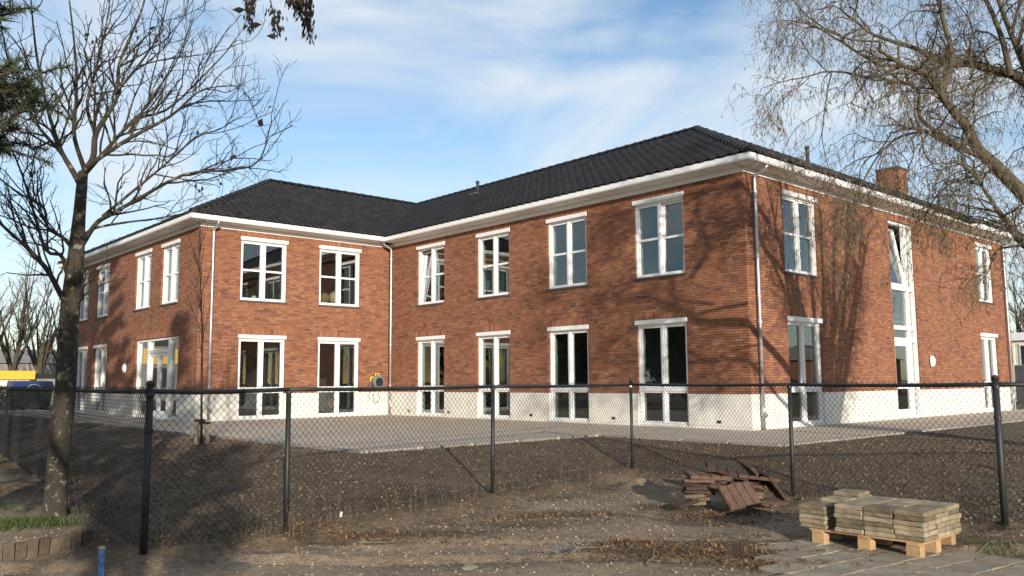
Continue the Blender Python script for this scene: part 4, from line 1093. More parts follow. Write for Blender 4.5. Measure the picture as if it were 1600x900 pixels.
# paving slabs in the ground by the pallet
pth = empty('slab_path', (7, -9.6, -.5)); tag(pth, 'old grey paving slabs set in the soil by the pallet', None, None, 'structure')
def pslab_mat():
    m = N('paving_slab_mat'); c = m.ramp(m.objrand(), [(0, (.22, .19, .145)), (1, (.35, .305, .23))]); v = m.coord((1, 1, 1), 'Object')
    tcg = m.new('ShaderNodeNewGeometry').outputs['Position']; n1 = m.noise(4.5, 6, .7, tcg); n2 = m.noise(40, 4, .6, tcg)
    c = m.mix(m.ramp(n1, [(.42, (0, 0, 0)), (.6, (.9, .9, .9))]), c, m.ramp(n2, [(.3, (.14, .1, .066)), (.7, (.3, .225, .15))]))
    m.base(c); m.rough(.95); m.bump(n2, .5, .01); return m.m
M_PSLAB = pslab_mat()
psl = [rough_slab(.146, .146, .03, 40+k, M_PSLAB, 'paving_slab') for k in range(5)]
pdir = math.radians(-8); ex = np.array((math.cos(pdir), math.sin(pdir))); ey = np.array((-ex[1], ex[0]))
for i in range(-7, 8):
    for j in range(-6, 4):
        q = np.array((7.0, -9.55))+ex*i*.303+ey*j*.303
        if q[0] < 5.9+.25*abs(j) or inside_fence(np.array([q[0]]), np.array([q[1]]))[0] or q[1] > -8.6-(q[0]-7)*.1 or (q[0] < 6.5 and q[1] < -10.4): continue
        o = link_mesh('paving_slab', random.choice(psl), pth, (q[0], q[1], -.484+random.gauss(0, .004))); o.rotation_euler = (random.gauss(0, .008), random.gauss(0, .008), pdir+random.gauss(0, .012)+random.choice((0, math.pi/2)))

# ------------------------------------------------------------------ heap of red-brown ribbed panels
M_TERRA = varied('terracotta', [(0, (.036, .02, .014)), (.5, (.065, .034, .022)), (1, (.11, .064, .042))], .9, 'object', 14, .5, .4)
M_TERRA2 = varied('pale_terracotta', [(0, (.1, .07, .046)), (1, (.18, .135, .09))], .9, 'object', 14, .5, .4)
def panel(hx, hy, hz, nx, ny, mat, name):
    mb = MB(); g = .012
    mb.box((-hx, -hy, -hz), (hx, hy, hz*.3))
    for i in range(nx):
        for j in range(ny):
            x0 = -hx+2*hx*i/nx+g/2; x1 = -hx+2*hx*(i+1)/nx-g/2; y0 = -hy+2*hy*j/ny+g/2; y1 = -hy+2*hy*(j+1)/ny-g/2; b = .006
            mb.add([(x0, y0, hz*.3), (x1, y0, hz*.3), (x1, y1, hz*.3), (x0, y1, hz*.3), (x0+b, y0+b, hz), (x1-b, y0+b, hz), (x1-b, y1-b, hz), (x0+b, y1-b, hz)], [(4, 5, 6, 7), (0, 1, 5, 4), (1, 2, 6, 5), (2, 3, 7, 6), (3, 0, 4, 7)])
    return mb.mesh(name, mat)
pm = {(m_, s_): panel(.27*s_, .18, .022, 4, 3, m_, 'ribbed_panel') for m_ in (M_TERRA, M_TERRA2) for s_ in (1, .8)}
hb = px_plane(1155, 796, 2, -.45); HX, HY = hb[0], hb[1]
fx = np.array((RT[0], RT[1])); fx /= np.linalg.norm(fx); fy = np.array((FW[0], FW[1])); fy /= np.linalg.norm(fy)
ryaw = math.atan2(fx[1], fx[0])
def put(a, b, z_, rot, label, mat=M_TERRA, s_=1):
    q = np.array((HX, HY))+fx*a+fy*b; o = link_mesh('ribbed_panel', pm[(mat, s_)], None, (q[0], q[1], -.45+z_))
    o.rotation_mode = 'ZYX'
    R_ = Matrix.Rotation(ryaw, 4, 'Z') @ Matrix.Rotation(rot[2], 4, 'Z') @ Matrix.Rotation(rot[1], 4, 'Y') @ Matrix.Rotation(rot[0], 4, 'X')
    o.rotation_mode = 'XYZ'; o.rotation_euler = R_.to_euler(); tag(o, label, 'panel', 'heap of red-brown panels')
bar_mes = {(m_, k): rough_slab((.12, .15, .2)[k], (.06, .075, .065)[k], .021, 70+k, m_, 'brick_bar') for m_ in (M_TERRA, M_TERRA2) for k in range(3)}
def bar(a, b, z_, rot, label, mat, k):
    q = np.array((HX, HY))+fx*a+fy*b; o = link_mesh('brick_bar', bar_mes[(mat, k)], None, (q[0], q[1], -.45+z_))
    o.rotation_euler = (Matrix.Rotation(ryaw+rot[2], 4, 'Z') @ Matrix.Rotation(rot[1], 4, 'Y') @ Matrix.Rotation(rot[0], 4, 'X')).to_euler(); tag(o, label, 'brick bar', 'heap of red-brown bars')
ORD = ('lowest', 'second', 'third', 'fourth', 'fifth', 'sixth', 'seventh')
for k in range(7):
    for sd_, (ca0, cb0) in enumerate(((-.44, .34), (-.40, .50))):
        mt = M_TERRA2 if k < 3 else M_TERRA
        bar(ca0+random.gauss(0, .05), cb0+random.gauss(0, .02), .035+k*.046, (random.gauss(0, .05), random.gauss(0, .05), random.gauss(0, .22)), '%s clay bar, %s layer of the left %s pile in the heap' % ('pale' if k < 3 else 'red-brown', ORD[k], ('front', 'back')[sd_]), mt, random.choice((0, 1, 2)) if k > 2 else random.choice((0, 1)))
for k in range(6):
    for sd_, (ca0, cb0) in enumerate(((.10, .42), (.30, .58))):
        mt = M_TERRA2 if k in (1, 2) else M_TERRA
        bar(ca0+random.gauss(0, .06), cb0+random.gauss(0, .03), .035+k*.047, (random.gauss(0, .06), .04+random.gauss(0, .06), random.gauss(0, .25)), '%s clay bar, %s layer of the right %s pile in the heap' % ('pale' if k in (1, 2) else 'red-brown', ORD[k], ('front', 'back')[sd_]), mt, random.choice((1, 2)))
for a, b, z_, r0_, lb in ((-.15, .3, .2, (.1, .3, .9), 'red-brown bar jutting out between the two piles'), (.45, .2, .06, (.1, .05, -.4), 'red-brown bar fallen at the right foot of the heap'), (-.62, .2, .05, (.05, -.1, .7), 'red-brown bar fallen at the left foot of the heap'), (.2, .12, .05, (.1, .1, .3), 'red-brown bar lying before the leaning panel'), (.62, .55, .14, (.2, .5, .2), 'red-brown bar sliding off the right end of the heap')): bar(a, b, z_, r0_, lb, M_TERRA, 2)
put(.02, .04, .165, (rad(44), rad(-8), rad(14)), 'square-patterned brown panel leaning at the front of the heap', M_TERRA, .8)
put(-.28, .45, .37, (rad(4), rad(3), rad(4)), 'ribbed panel lying second from the top of the heap')
put(-.02, .5, .42, (rad(6), rad(17), rad(-6)), 'ribbed panel sloping to the right on top of the heap')
put(.34, .46, .335, (rad(-4), rad(7), rad(3)), 'ribbed panel on the right top of the heap')
put(.40, .72, .36, (rad(20), rad(42), rad(30)), 'brown panel tilted up steeply behind the heap', M_TERRA, .8)
put(.58, .48, .22, (rad(10), rad(52), rad(15)), 'brown panel standing on edge at the right end of the heap', M_TERRA, .8)

# ------------------------------------------------------------------ palisade edging, blue peg, stones
M_PALI = varied('palisade_wood', [(0, (.05, .038, .027)), (1, (.12, .09, .06))], .9, 'object', 14, .6, .4)
pe = empty('palisade_edging', (1.5, -15, -.5), 'row of short weathered wooden palisades edging the grassy bed', 'edging')
pa0, pa1 = np.array((1.80, -16.4)), np.array((1.42, -14.35)); L = np.linalg.norm(pa1-pa0); dp_ = (pa1-pa0)/L
for k in range(int(L/.105)):
    q = pa0+dp_*(k+.5)*.105; top = -.33+random.gauss(0, .008); mb = MB(); wv = random.uniform(.046, .0515); mb.obox((q[0], q[1], (top-.7)/2), (dp_[0]*wv, dp_[1]*wv, 0), (-dp_[1]*random.uniform(.022, .03), dp_[0]*.026, 0), (random.gauss(0, .004), random.gauss(0, .006), (top+.7)/2)); mb.build('palisade', M_PALI, pe, bevel=.008)
pg = px_plane(157, 905, 2, -.5); M_BLUE = simple('blue_paint', (.10, .24, .5), .5, var=.3, scale=20)
peg = empty('marker_peg', tuple(pg), 'blue painted surveying peg at the lower left edge', 'peg'); mb = MB(); mb.obox(pg+np.array((0, 0, .06)), (.021, 0, 0), (0, .021, 0), (.006, 0, .2)); mb.build('shaft', M_BLUE, peg, bevel=.004)
mb = MB(); mb.obox(pg+np.array((.007, 0, .262)), (.023, 0, 0), (0, .023, 0), (0, 0, .012)); mb.build('head', M_STAKE, peg, bevel=.004)
M_STONE = varied('field_stone', [(0, (.12, .105, .085)), (1, (.24, .205, .155))], .95, 'object', 7, .5, .6)
def rock_me(seed, flat, name, mat, sub=2):
    r_ = np.random.default_rng(seed); bm = bmesh.new(); bmesh.ops.create_icosphere(bm, subdivisions=sub, radius=1); k_ = r_.normal(0, 1, (6, 3)); ph = r_.uniform(0, 6, 6)
    for v in bm.verts:
        p = np.array(v.co); s_ = 1+.16*sum(math.sin(2*p@k_[i]+ph[i]) for i in range(6))/2.2+r_.normal(0, .035); v.co = Vector(p*s_*np.array((1, .8, flat)))
    me = bpy.data.meshes.new(name); bm.to_mesh(me); bm.free(); me.materials.append(mat); return me
for i, (x, y, s_, fl_, lb) in enumerate(((368, 886, .13, .22, 'flat pale stone lying in the foreground soil'), (265, 893, .08, .35, 'rounded stone beside the foot of the bank'), (735, 886, .09, .25, 'low flat stone in the middle foreground'))):
    g = px_plane(x, y, 2, -.48); z_ = float(height(np.array([g[0]]), np.array([g[1]]))[0])
    o = link_mesh('stone', rock_me(i, fl_, 'stone', M_STONE, 3), None, (g[0], g[1], z_+s_*fl_*.2)); o.scale = (s_,)*3; o.rotation_euler.z = random.uniform(0, 6); tag(o, lb, 'stone', 'loose stones')

# ------------------------------------------------------------------ ground litter (uncountable)
def sample(n, x0, x1, y0, y1):
    X = rng.uniform(x0, x1, n); Y = rng.uniform(y0, y1, n); return X, Y
def visible(X, Y):
    d = np.stack([X-CAM[0], Y-CAM[1], np.full(X.shape, -1.5)], -1); zf = d@FW; u_ = (d@RT)/zf*F_PX; v_ = (d@UP)/zf*F_PX
    return (zf > 3) & (abs(u_) < 860) & (v_ < -60) & (v_ > -560)
ico = bmesh.new(); bmesh.ops.create_icosphere(ico, subdivisions=1, radius=1); IV = np.array([v.co for v in ico.verts]); IF = np.array([[v.index for v in f_.verts] for f_ in ico.faces]); ico.free()
def clods(name, n, smin, smax, stops, box, keep, power=3.0, flat=.6):
    X, Y = sample(n*4, *box); k = visible(X, Y) & keep(X, Y); X = X[k][:n]; Y = Y[k][:n]; n = len(X); Z = height(X, Y)
    S = smin+(smax-smin)*rng.random(n)**power
    ang = rng.uniform(0, 6.28, n); ca_, sa_ = np.cos(ang), np.sin(ang)
    V = IV[None]*rng.uniform(.7, 1.3, (n, len(IV), 1))*np.array((1, .8, flat)); V = np.stack([V[..., 0]*ca_[:, None]-V[..., 1]*sa_[:, None], V[..., 0]*sa_[:, None]+V[..., 1]*ca_[:, None], V[..., 2]], -1)*S[:, None, None]
    V += np.stack([X, Y, Z+S*.25], -1)[:, None]
    Fq = (IF[None]+(np.arange(n)*len(IV))[:, None, None]).reshape(-1, 3)
    o = link_mesh(name, np_mesh(name, V.reshape(-1, 3), Fq, varied(name+'_mat', stops, .95, 'island', 30, .3, .2))); return o
def off_paving(X, Y): return paving_dist(X, Y) > .05
BOX = (-9, 10.5, -16.5, 2)
tag(clods('soil_clods', 24000, .006, .030, [(0, (.05, .034, .02)), (.6, (.125, .087, .053)), (.9, (.18, .128, .08)), (1, (.23, .172, .112))], BOX, lambda X, Y: inside_fence(X, Y) & off_paving(X, Y)), 'dark clods and crumbs of soil behind the fence', 'soil', None, 'stuff')
tag(clods('pebbles', 500, .004, .016, [(0, (.12, .105, .085)), (.7, (.24, .2, .155)), (.93, (.36, .31, .25)), (1, (.6, .57, .5))], BOX, lambda X, Y: off_paving(X, Y)), 'small pale pebbles scattered over the bare soil', 'pebbles', None, 'stuff')
g0 = px_plane(905, 858, 2, -.5)
tag(clods('gravel', 900, .004, .013, [(0, (.09, .1, .11)), (1, (.24, .25, .27))], (g0[0]-.5, g0[0]+.5, g0[1]-.5, g0[1]+.5), lambda X, Y: ((X-g0[0])*RT[0]+(Y-g0[1])*RT[1])**2/.12+((X-g0[0])*FW[0]+(Y-g0[1])*FW[1])**2/.035 < rng.uniform(.1, 1.3, X.shape), 1.5), 'small patch of blue-grey gravel in the foreground', 'gravel', None, 'stuff')
tag(clods('foreground_crumbs', 5000, .004, .02, [(0, (.2, .147, .096)), (1, (.36, .27, .182))], (0, 10, -16.5, -6), lambda X, Y: ~inside_fence(X, Y)), 'loose crumbs of brown soil on the trodden track', 'soil', None, 'stuff')

def blades(name, X, Y, L, w, lift, stops, wig=.35):
    n = len(X); Z = height(X, Y); a = rng.uniform(0, 6.28, n); e_ = np.clip(rng.normal(lift, wig, n), -.05, 1.5); l = L*rng.uniform(.4, 1.3, n)
    d = np.stack([np.cos(a)*np.cos(e_), np.sin(a)*np.cos(e_), np.sin(e_)], -1); s_ = np.stack([-np.sin(a), np.cos(a), np.zeros(n)], -1)*w
    b = np.stack([X, Y, Z+.004], -1); bend = rng.normal(0, .18, (n, 3))*l[:, None]; bend[:, 2] = -np.abs(bend[:, 2])*.4
    mid = b+d*(l*.5)[:, None]; tip = b+d*l[:, None]+bend; tip[:, 2] = np.maximum(tip[:, 2], Z+.004); mid[:, 2] = np.maximum(mid[:, 2], Z+.006)
    V = np.stack([b-s_, b+s_, mid+s_*.8, mid-s_*.8, tip+s_*.3, tip-s_*.3], 1).reshape(-1, 3); k = (np.arange(n)*6)[:, None]
    Fq = np.concatenate([k+np.array([0, 1, 2, 3]), k+np.array([3, 2, 4, 5])])
    return link_mesh(name, np_mesh(name, V, Fq, varied(name+'_mat', stops, .85, 'island', 20, .2, 0)))
STRAW = [(0, (.07, .045, .024)), (.5, (.135, .092, .05)), (.85, (.215, .155, .088)), (1, (.33, .26, .165))]
def cluster(cx, cy, n, sx, sy, z0=-.47):
    c0 = px_plane(cx, cy, 2, z0); a = rng.normal(0, sx, n); b = rng.normal(0, sy, n); return c0[0]+fx[0]*a+fy[0]*b, c0[1]+fx[1]*a+fy[1]*b
Xs, Ys = [], []
for cx, cy, n, sx, sy in ((1090, 860, 2400, .42, .22), (1200, 875, 1500, .3, .2), (1000, 868, 900, .25, .15), (1120, 808, 1400, .4, .22), (1050, 790, 700, .3, .2), (1530, 850, 900, .3, .3), (1560, 830, 500, .3, .3), (800, 815, 700, .6, .15), (650, 830, 800, .5, .15), (520, 840, 700, .5, .12), (760, 875, 400, .6, .15), (330, 860, 700, .35, .2), (200, 850, 500, .3, .2), (40, 780, 1500, .4, .5), (10, 740, 1500, .4, .6), (60, 730, 900, .3, .5), (1180, 845, 700, .3, .2), (600, 800, 900, .5, .3), (850, 775, 900, .5, .3), (700, 790, 900, .5, .3), (430, 845, 900, .5, .15), (940, 760, 700, .4, .3), (1350, 800, 600, .5, .3), (1500, 800, 700, .4, .3), (880, 800, 500, .5, .15)):
    a, b = cluster(cx, cy, n, sx, sy); Xs.append(a); Ys.append(b)
X = np.concatenate(Xs+[q+rng.normal(0, .06, q.shape) for q in Xs]); Y = np.concatenate(Ys+[q+rng.normal(0, .06, q.shape) for q in Ys])
tag(blades('straw', X, Y, .10, .0038, .07, STRAW, .16), 'dry straw and dead stalks lying over the foreground soil', 'straw', None, 'stuff')
X, Y = sample(42000, *BOX); k = visible(X, Y) & off_paving(X, Y); X, Y = X[k], Y[k]
tag(blades('chaff', X, Y, .05, .0032, .03, [(0, (.06, .04, .022)), (.8, (.14, .1, .058)), (1, (.24, .18, .105))], .15), 'fine bits of dead plant scattered over all the soil', 'litter', None, 'stuff')
# leaf litter
Xs, Ys = [], []
for cx, cy, n, sx, sy in ((1090, 862, 1500, .42, .16), (1230, 880, 1000, .3, .13), (980, 852, 500, .25, .09), (1150, 800, 500, .4, .12), (850, 805, 350, .6, .08), (560, 835, 400, .5, .08), (60, 770, 300, .4, .5), (1150, 815, 150, .3, .1), (700, 840, 150, 1.0, .2)):
    a, b = cluster(cx, cy, n, sx, sy); Xs.append(a); Ys.append(b)
X = np.concatenate(Xs); Y = np.concatenate(Ys)
tag(blades('fallen_leaves', X, Y, .05, .014, .25, [(0, (.07, .034, .016)), (.5, (.15, .073, .03)), (1, (.26, .15, .065))]), 'brown fallen leaves gathered in drifts on the soil', 'leaves', None, 'stuff')
# dry standing weeds along the fence foot
W = FB_()
for a, b, n in ((FP[0], FP[3], 210), (FP[3], FP[5], 60), (FL[0], FL[3], 60)):
    for _ in range(n):
        q = a+(b-a)*rng.random()+rng.normal(0, .16, 2); z_ = float(height(np.array([q[0]]), np.array([q[1]]))[0]); h = rng.uniform(.08, .42)*rng.uniform(.5, 1)
        pts = shoot(np.array((q[0], q[1], z_-.02)), np.array((rng.normal(0, .12), rng.normal(0, .12), 1)), h, 4, .06, 0); W.tube(pts, np.linspace(.0028, .0014, 5), 3, False)
        for _2 in range(rng.integers(0, 4)):
            p = pts[rng.integers(2, 5)]; W.tube([p, p+unit(np.array((rng.normal(), rng.normal(), .9)))*rng.uniform(.03, .1)], .0013, 3, False)
o = W.build('dry_weeds', simple('weed_stem', (.17, .125, .075), .85)); tag(o, 'thin dry weed stems standing along the foot of the fence', 'weeds', None, 'stuff')
ST = FB_()
for (xa, ya, xb, yb) in ((305, 838, 385, 812), (240, 862, 262, 838), (980, 800, 1075, 812), (1090, 782, 1150, 800), (880, 868, 960, 852), (1010, 882, 1035, 850), (1195, 838, 1232, 846), (560, 845, 610, 838), (20, 770, 80, 745), (1500, 868, 1560, 850)):
    a, b = px_plane(xa, ya, 2, -.45), px_plane(xb, yb, 2, -.45); c_ = curve([a, (a+b)/2+rng.normal(0, .04, 3), b], 9); c_[:, 2] = height(c_[:, 0], c_[:, 1])+.012+.02*rng.random(9); ST.tube(c_, np.linspace(.007, .003, 9), 5)
    for _ in range(4):
        p = c_[rng.integers(1, 8)]; ST.tube(shoot(p, np.array((rng.normal(), rng.normal(), .3)), rng.uniform(.06, .2), 4, .3, 0), np.linspace(.003, .0015, 5), 4)
tag(ST.build('fallen_twigs', simple('pale_twig', (.2, .16, .11), .85)), 'pale dry sticks lying on the foreground soil', 'twigs', None, 'stuff')
sc_ = px_plane(532, 820, 2, -.43); mb = MB(); hz_ = float(height(np.array([sc_[0]]), np.array([sc_[1]]))[0]); mb.tube([(sc_[0]-.03, sc_[1]+.03, hz_+.05), (sc_[0], sc_[1], hz_+.03), (sc_[0]+.04, sc_[1]-.02, hz_+.012)], [.014, .015, .014], 8)
tag(mb.build('plastic_scrap', simple('white_plastic', (.75, .74, .7), .5)), 'short scrap of white plastic pipe lying on the bank below the fence', 'scrap')
# green grass in the bed and by the right corner post
Xs, Ys = [], []
for cx, cy, n, sx, sy in ((30, 822, 1500, .25, .16), (70, 818, 700, .2, .1), (105, 800, 160, .06, .05), (-60, 800, 900, .3, .3), (1590, 640, 700, .5, .5), (1570, 846, 160, .15, .15), (1545, 770, 150, .3, .2)):
    a, b = cluster(cx, cy, n, sx, sy, -.36); Xs.append(a); Ys.append(b)
X = np.concatenate(Xs); Y = np.concatenate(Ys)
tag(blades('grass', X, Y, .10, .003, .9, [(0, (.035, .06, .015)), (.6, (.06, .1, .025)), (1, (.13, .13, .05))]), 'short green grass in the bed under the bare tree', 'grass', None, 'stuff')

# ------------------------------------------------------------------ background, left
M_YW = simple('yellow_fascia', (.72, .42, .04), .5, var=.05); M_WRIB = simple('white_ribbed', (.72, .72, .70), .5, var=.05); M_GREYB = simple('grey_building', (.26, .24, .22), .9); M_ROOFR = simple('red_roof', (.3, .12, .07), .9)
M_WINB = simple('dark_window', (.03, .034, .04), .15)
yb = empty('yellow_pavilion', (-48, -10, -.05), 'low white ribbed pavilion with a yellow roof band far left', 'building')
MB().box((-54, -11, -.1), (-48.2, -4.2, 1.5)).build('wall', M_WRIB, yb)
for k in range(26): MB().box((-48.2, -11+.26*k+.02, .3), (-48.14, -11+.26*k+.14, 1.48)).build('rib', M_WRIB, yb)
MB().box((-54.2, -11.2, 1.5), (-47.95, -4.0, 2.02)).build('fascia', M_YW, yb)
MB().box((-53.5, -3.9, -.1), (-48.3, -1.9, 1.55)).build('annex', M_GREYB, yb); MB().box((-53.6, -4.0+.02, 1.56), (-48.2, -1.8, 1.86)).build('annex_roof', M_WINB, yb)
wb_ = empty('row_house', (-52, -28, -.05), 'yellow banded two-storey house block beyond the left edge of the view', 'building')
MB().box((-60, -46, -.1), (-52, -13, 6.2)).build('wall', M_GREYB, wb_)
for z_ in (2.6, 5.4): MB().box((-60.1, -46.1, z_), (-51.9, -12.9, z_+1.1)).build('band', M_YW, wb_)
for z_ in (.9, 3.9):
    for k in range(14): MB().box((-52.02, -45+2.3*k, z_), (-51.97, -43.4+2.3*k, z_+1.4)).build('window', M_WINB, wb_)
def house(name_label, x, y, w, d, h, wall, roofm, rh, yaw_=0):
    o = empty('house', (x, y, -.05), name_label, 'building', 'houses in the background'); mb = MB(); mb.box((x-w/2, y-d/2, -.1), (x+w/2, y+d/2, h)); mb.build('wall', wall, o)
    r_ = MB(); e = .3; r_.add([(x-w/2-e, y-d/2-e, h), (x+w/2+e, y-d/2-e, h), (x+w/2+e, y+d/2+e, h), (x-w/2-e, y+d/2+e, h), (x, y-d/2-e, h+rh), (x, y+d/2+e, h+rh)], [(0, 1, 4), (2, 3, 5), (1, 2, 5, 4), (3, 0, 4, 5), (0, 3, 2, 1)]); r_.build('roof', roofm, o)
    for k in range(int(d/2.2)):
        for z_ in (.9, 3.5):
            if z_+1.2 < h:
                yy = y-d/2+1.1+2.2*k; wn_ = MB().box((x+w/2, yy-.55, z_), (x+w/2+.03, yy+.55, z_+1.2)).build('window', M_WRIB, o)
                MB().box((x+w/2+.03, yy-.46, z_+.09), (x+w/2+.045, yy+.46, z_+1.11)).build('pane', M_WINB, wn_)
    MB().box((x-.35, y-.35, h+rh*.4), (x+.35, y+.35, h+rh+.6)).build('chimney', M_ROOFR, o)
house('grey house with a red roof far behind the left background trees', -76, -7, 7, 8, 4.2, M_GREYB, M_ROOFR, 2.2)
house('long grey house with a dark roof beyond the yellow pavilion', -74, 2.5, 7, 9, 3.0, M_GREYB, M_GREYB, 1.3)
house('brick house half hidden behind the bare tree trunk', -70, 12, 7, 9, 3.2, M_ROOFR, M_GREYB, 1.5)
# dumpster
M_DBLUE = simple('blue_container', (.02, .035, .12), .45); M_DGRN = simple('dark_green_container', (.012, .022, .02), .5)
dd_ = px_plane(46, 641, 2, -.05); DD = float((dd_-CAM)@FW)
dmp = empty('waste_container', tuple(dd_), 'dark waste container with a blue lid far left by the hedge', 'container')
xx, yy = dd_[0], dd_[1]
mb = MB(); mb.add([(xx-.6, yy-.75, .12), (xx+.5, yy-.75, .12), (xx+.5, yy+.75, .12), (xx-.6, yy+.75, .12), (xx-.75, yy-.85, 1.0), (xx+.6, yy-.85, 1.0), (xx+.6, yy+.85, 1.0), (xx-.75, yy+.85, 1.0)], [(3, 2, 1, 0), (4, 5, 6, 7), (0, 1, 5, 4), (1, 2, 6, 5), (2, 3, 7, 6), (3, 0, 4, 7)]); mb.build('body', M_DGRN, dmp)
mb = MB(); mb.add([(xx-.8, yy-.9, 1.0), (xx+.65, yy-.9, 1.0), (xx+.65, yy+.9, 1.0), (xx-.8, yy+.9, 1.0), (xx-.7, yy-.85, 1.36), (xx+.35, yy-.85, 1.32), (xx+.35, yy+.85, 1.32), (xx-.7, yy+.85, 1.36)], [(3, 2, 1, 0), (4, 5, 6, 7), (0, 1, 5, 4), (1, 2, 6, 5), (2, 3, 7, 6), (3, 0, 4, 7)]); mb.build('lid', M_DBLUE, dmp)
mb = MB(); mb.tube([(xx+.68, yy+.28*math.cos(a), .98+.2*math.sin(a)) for a in np.linspace(0, math.pi, 10)], .02, 6); mb.build('handle', M_ZINC, dmp)
for s1 in (-.5, .4):
    for s2 in (-.6, .6): mb = MB(); mb.tube([(xx+s1-.03, yy+s2, .04), (xx+s1+.03, yy+s2, .04)], .09, 10); mb.build('wheel', M_BLKP, dmp)
# hedge shrubs
M_HEDGE = varied('hedge_leaf', [(0, (.03, .04, .02)), (1, (.075, .09, .04))], .7, 'island', 10, .1, 0)
def shrub(c, r, h, label, n=1500):
    o = empty('hedge_shrub', tuple(c), label, 'shrub', 'shrubs along the far fence'); mb = FB_(); st = FB_()
    for k in range(n):
        d = unit(rng.normal(0, 1, 3)); q = np.array(c)+np.array((d[0]*r, d[1]*r, abs(d[2])*h))*rng.uniform(.55, 1.05); s_ = unit(rng.normal(0, 1, 3))*.06; s2 = unit(rng.normal(0, 1, 3))*.05
        mb.add([q, q+s_, q+s_+s2, q+s2], [(0, 1, 2, 3)])
    for k in range(9): st.tube(shoot(np.array(c), np.array((rng.normal(0, .4), rng.normal(0, .4), 1)), h*.9, 4, .1, 0), np.linspace(.03, .008, 5), 4)
    mb.build('foliage', M_HEDGE, o); st.build('stems', M_TWIG, o)
for k, (x, y, r, h, lb) in enumerate(((-34.5, -8.6, 1.2, 1.25, 'dark shrub at the left picture edge by the waste container'), (-38.0, -3.6, 1.1, 1.2, 'dark shrub right of the waste container'), (-36.5, -7.6, .8, .95, 'low shrub in front of the waste container'))): shrub((x, y, -.06), r, h, lb)
def evergreen(c, r, h, label, n=9000):
    o = empty('evergreen_tree', tuple(c), label, 'tree', 'evergreens left of the terrace'); mb = FB_(); st = FB_()
    d = rng.normal(0, 1, (n, 3)); d /= np.linalg.norm(d, axis=1)[:, None]; q = np.array(c)+np.array((0, 0, h*.55))+d*np.array((r, r, h*.48))*rng.uniform(.5, 1.05, (n, 1)); s1 = rng.normal(0, .13, (n, 3)); s2 = rng.normal(0, .13, (n, 3))
    mb.quads(np.stack([q, q+s1, q+s1+s2, q+s2], 1).reshape(-1, 3), np.arange(n*4).reshape(-1, 4)); st.tube(np.array([c, np.array(c)+np.array((0, 0, h*.7))]), [.18, .08], 7)
    mb.build('crown', M_HEDGE, o); st.build('trunk', M_PBARK, o)
for x, y, r, h, lb in ((-14.5, -20.5, 2.4, 5.6, 'round evergreen nearest the terrace beyond the left edge'), (-19, -23, 2.6, 6.0, 'second round evergreen beyond the left edge'), (-24.5, -22, 2.6, 5.2, 'third round evergreen beyond the left edge'), (-30, -25, 2.8, 6.2, 'round evergreen farthest from the terrace beyond the left edge')): evergreen((x, y, -.1), r, h, lb)
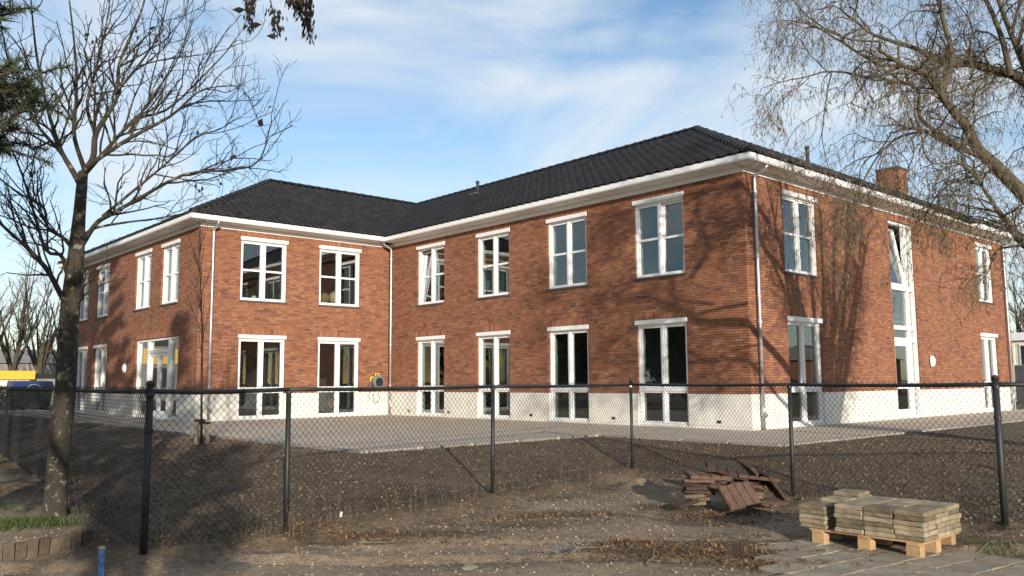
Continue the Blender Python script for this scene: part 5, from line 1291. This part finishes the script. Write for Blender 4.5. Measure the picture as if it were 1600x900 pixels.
# background bare trees
def bg_tree(base, H, lean, label, spread=.55, seed=0):
    t = Tree(); b = np.array(base, float); n = 7; o = empty('background_tree', tuple(b), label, 'tree', 'bare trees in the background')
    t.wood.tube([b, b+np.array((lean, 0, H*.22))], [.28, .22], 7)
    sp_ = [dict(n=1.1, ang=.5, up=.35, L=H*.22, r=.05, seg=5, wig=.1, lift=.06, rmin=.02), dict(n=2.2, ang=.6, up=.25, L=H*.12, r=.022, seg=4, wig=.12, lift=.04, rmin=.012), dict(n=2.6, ang=.65, up=.1, L=H*.06, r=.014, seg=3, wig=.15, lift=0, rmin=.009)]
    for k in range(n):
        a = 2*math.pi*k/n+rng.uniform(-.3, .3); s_ = spread*rng.uniform(.5, 1.1)*H*.5
        e = b+np.array((lean+math.cos(a)*s_, math.sin(a)*s_, H*rng.uniform(.75, 1))); m_ = b+np.array((lean+math.cos(a)*s_*.5, math.sin(a)*s_*.5, H*.5))
        c_, r_ = t.limb([b+np.array((lean, 0, H*.2)), m_, e], .13, .03, 9, 5); t.branch_off(c_, r_, 1.0, sp_, 0, .15)
    t.wood.build('trunk', M_WBARK, o); t.twigs.build('crown', M_BGTW, o); return o
M_BGTW = simple('grey_twig', (.12, .10, .085), .9)
for x, y, d, H, lb in ((20, 600, 62, 10.5, 'grey bare tree leftmost in the background behind the pavilion'), (62, 600, 66, 9.5, 'grey bare tree between the alder trunk and the leftmost background tree'), (105, 600, 70, 7.5, 'low bare tree showing beside the alder trunk near the building'), (-35, 600, 58, 9.0, 'bare tree cut by the left picture edge')):
    q = px(x, y, d); bg_tree((q[0], q[1], -.1), H, rng.uniform(-.3, .3), lb)
q = px(1597, 598, 62); bg_tree((q[0], q[1], 0), 9.5, 0, 'bare tree behind the white house at the right edge', .7)
q = px(1640, 598, 58); bg_tree((q[0], q[1], 0), 9, 0, 'bare tree beyond the right picture edge', .6)
house('brick house right of the gable out of view', 24, 50, 8, 9, 2.7, M_ROOFR, M_GREYB, 1.2); house('grey house right of the gable out of view', 36, 44, 8, 9, 2.7, M_GREYB, M_ROOFR, 1.3)
# right background: white house and dark board fence
rw = px(1618, 600, 48); rh_ = empty('white_house', (rw[0], rw[1], 0), 'white flat-roofed house showing behind the right end of the building', 'building')
X0, Y0 = rw[0], rw[1]
MB().box((X0-2.2, Y0, -.1), (X0+6, Y0+6, 3.3)).build('wall', simple('cream_render', (.6, .56, .47), .9), rh_)
MB().box((X0-2.4, Y0-.2, 3.3), (X0+6.2, Y0+6.2, 3.75)).build('roof', M_WRIB, rh_)
for k in range(4):
    w_ = MB().box((X0-2.0+1.3*k, Y0-.04, 1.8), (X0-.95+1.3*k, Y0-.001, 3.1)).build('window', M_WRIB, rh_); MB().box((X0-1.9+1.3*k, Y0-.06, 1.9), (X0-1.05+1.3*k, Y0-.041, 3.0)).build('pane', M_WINB, w_)
q0 = px(1586, 600, 40); bf = empty('board_fence', (q0[0], q0[1], 0), 'dark grey board fence behind the right corner of the building', 'fence')
for k in range(22): MB().box((q0[0]+.02+.19*k, q0[1], -.05), (q0[0]+.2+.19*k, q0[1]+.03, 1.75+.0*k)).build('board', M_SILL, bf)
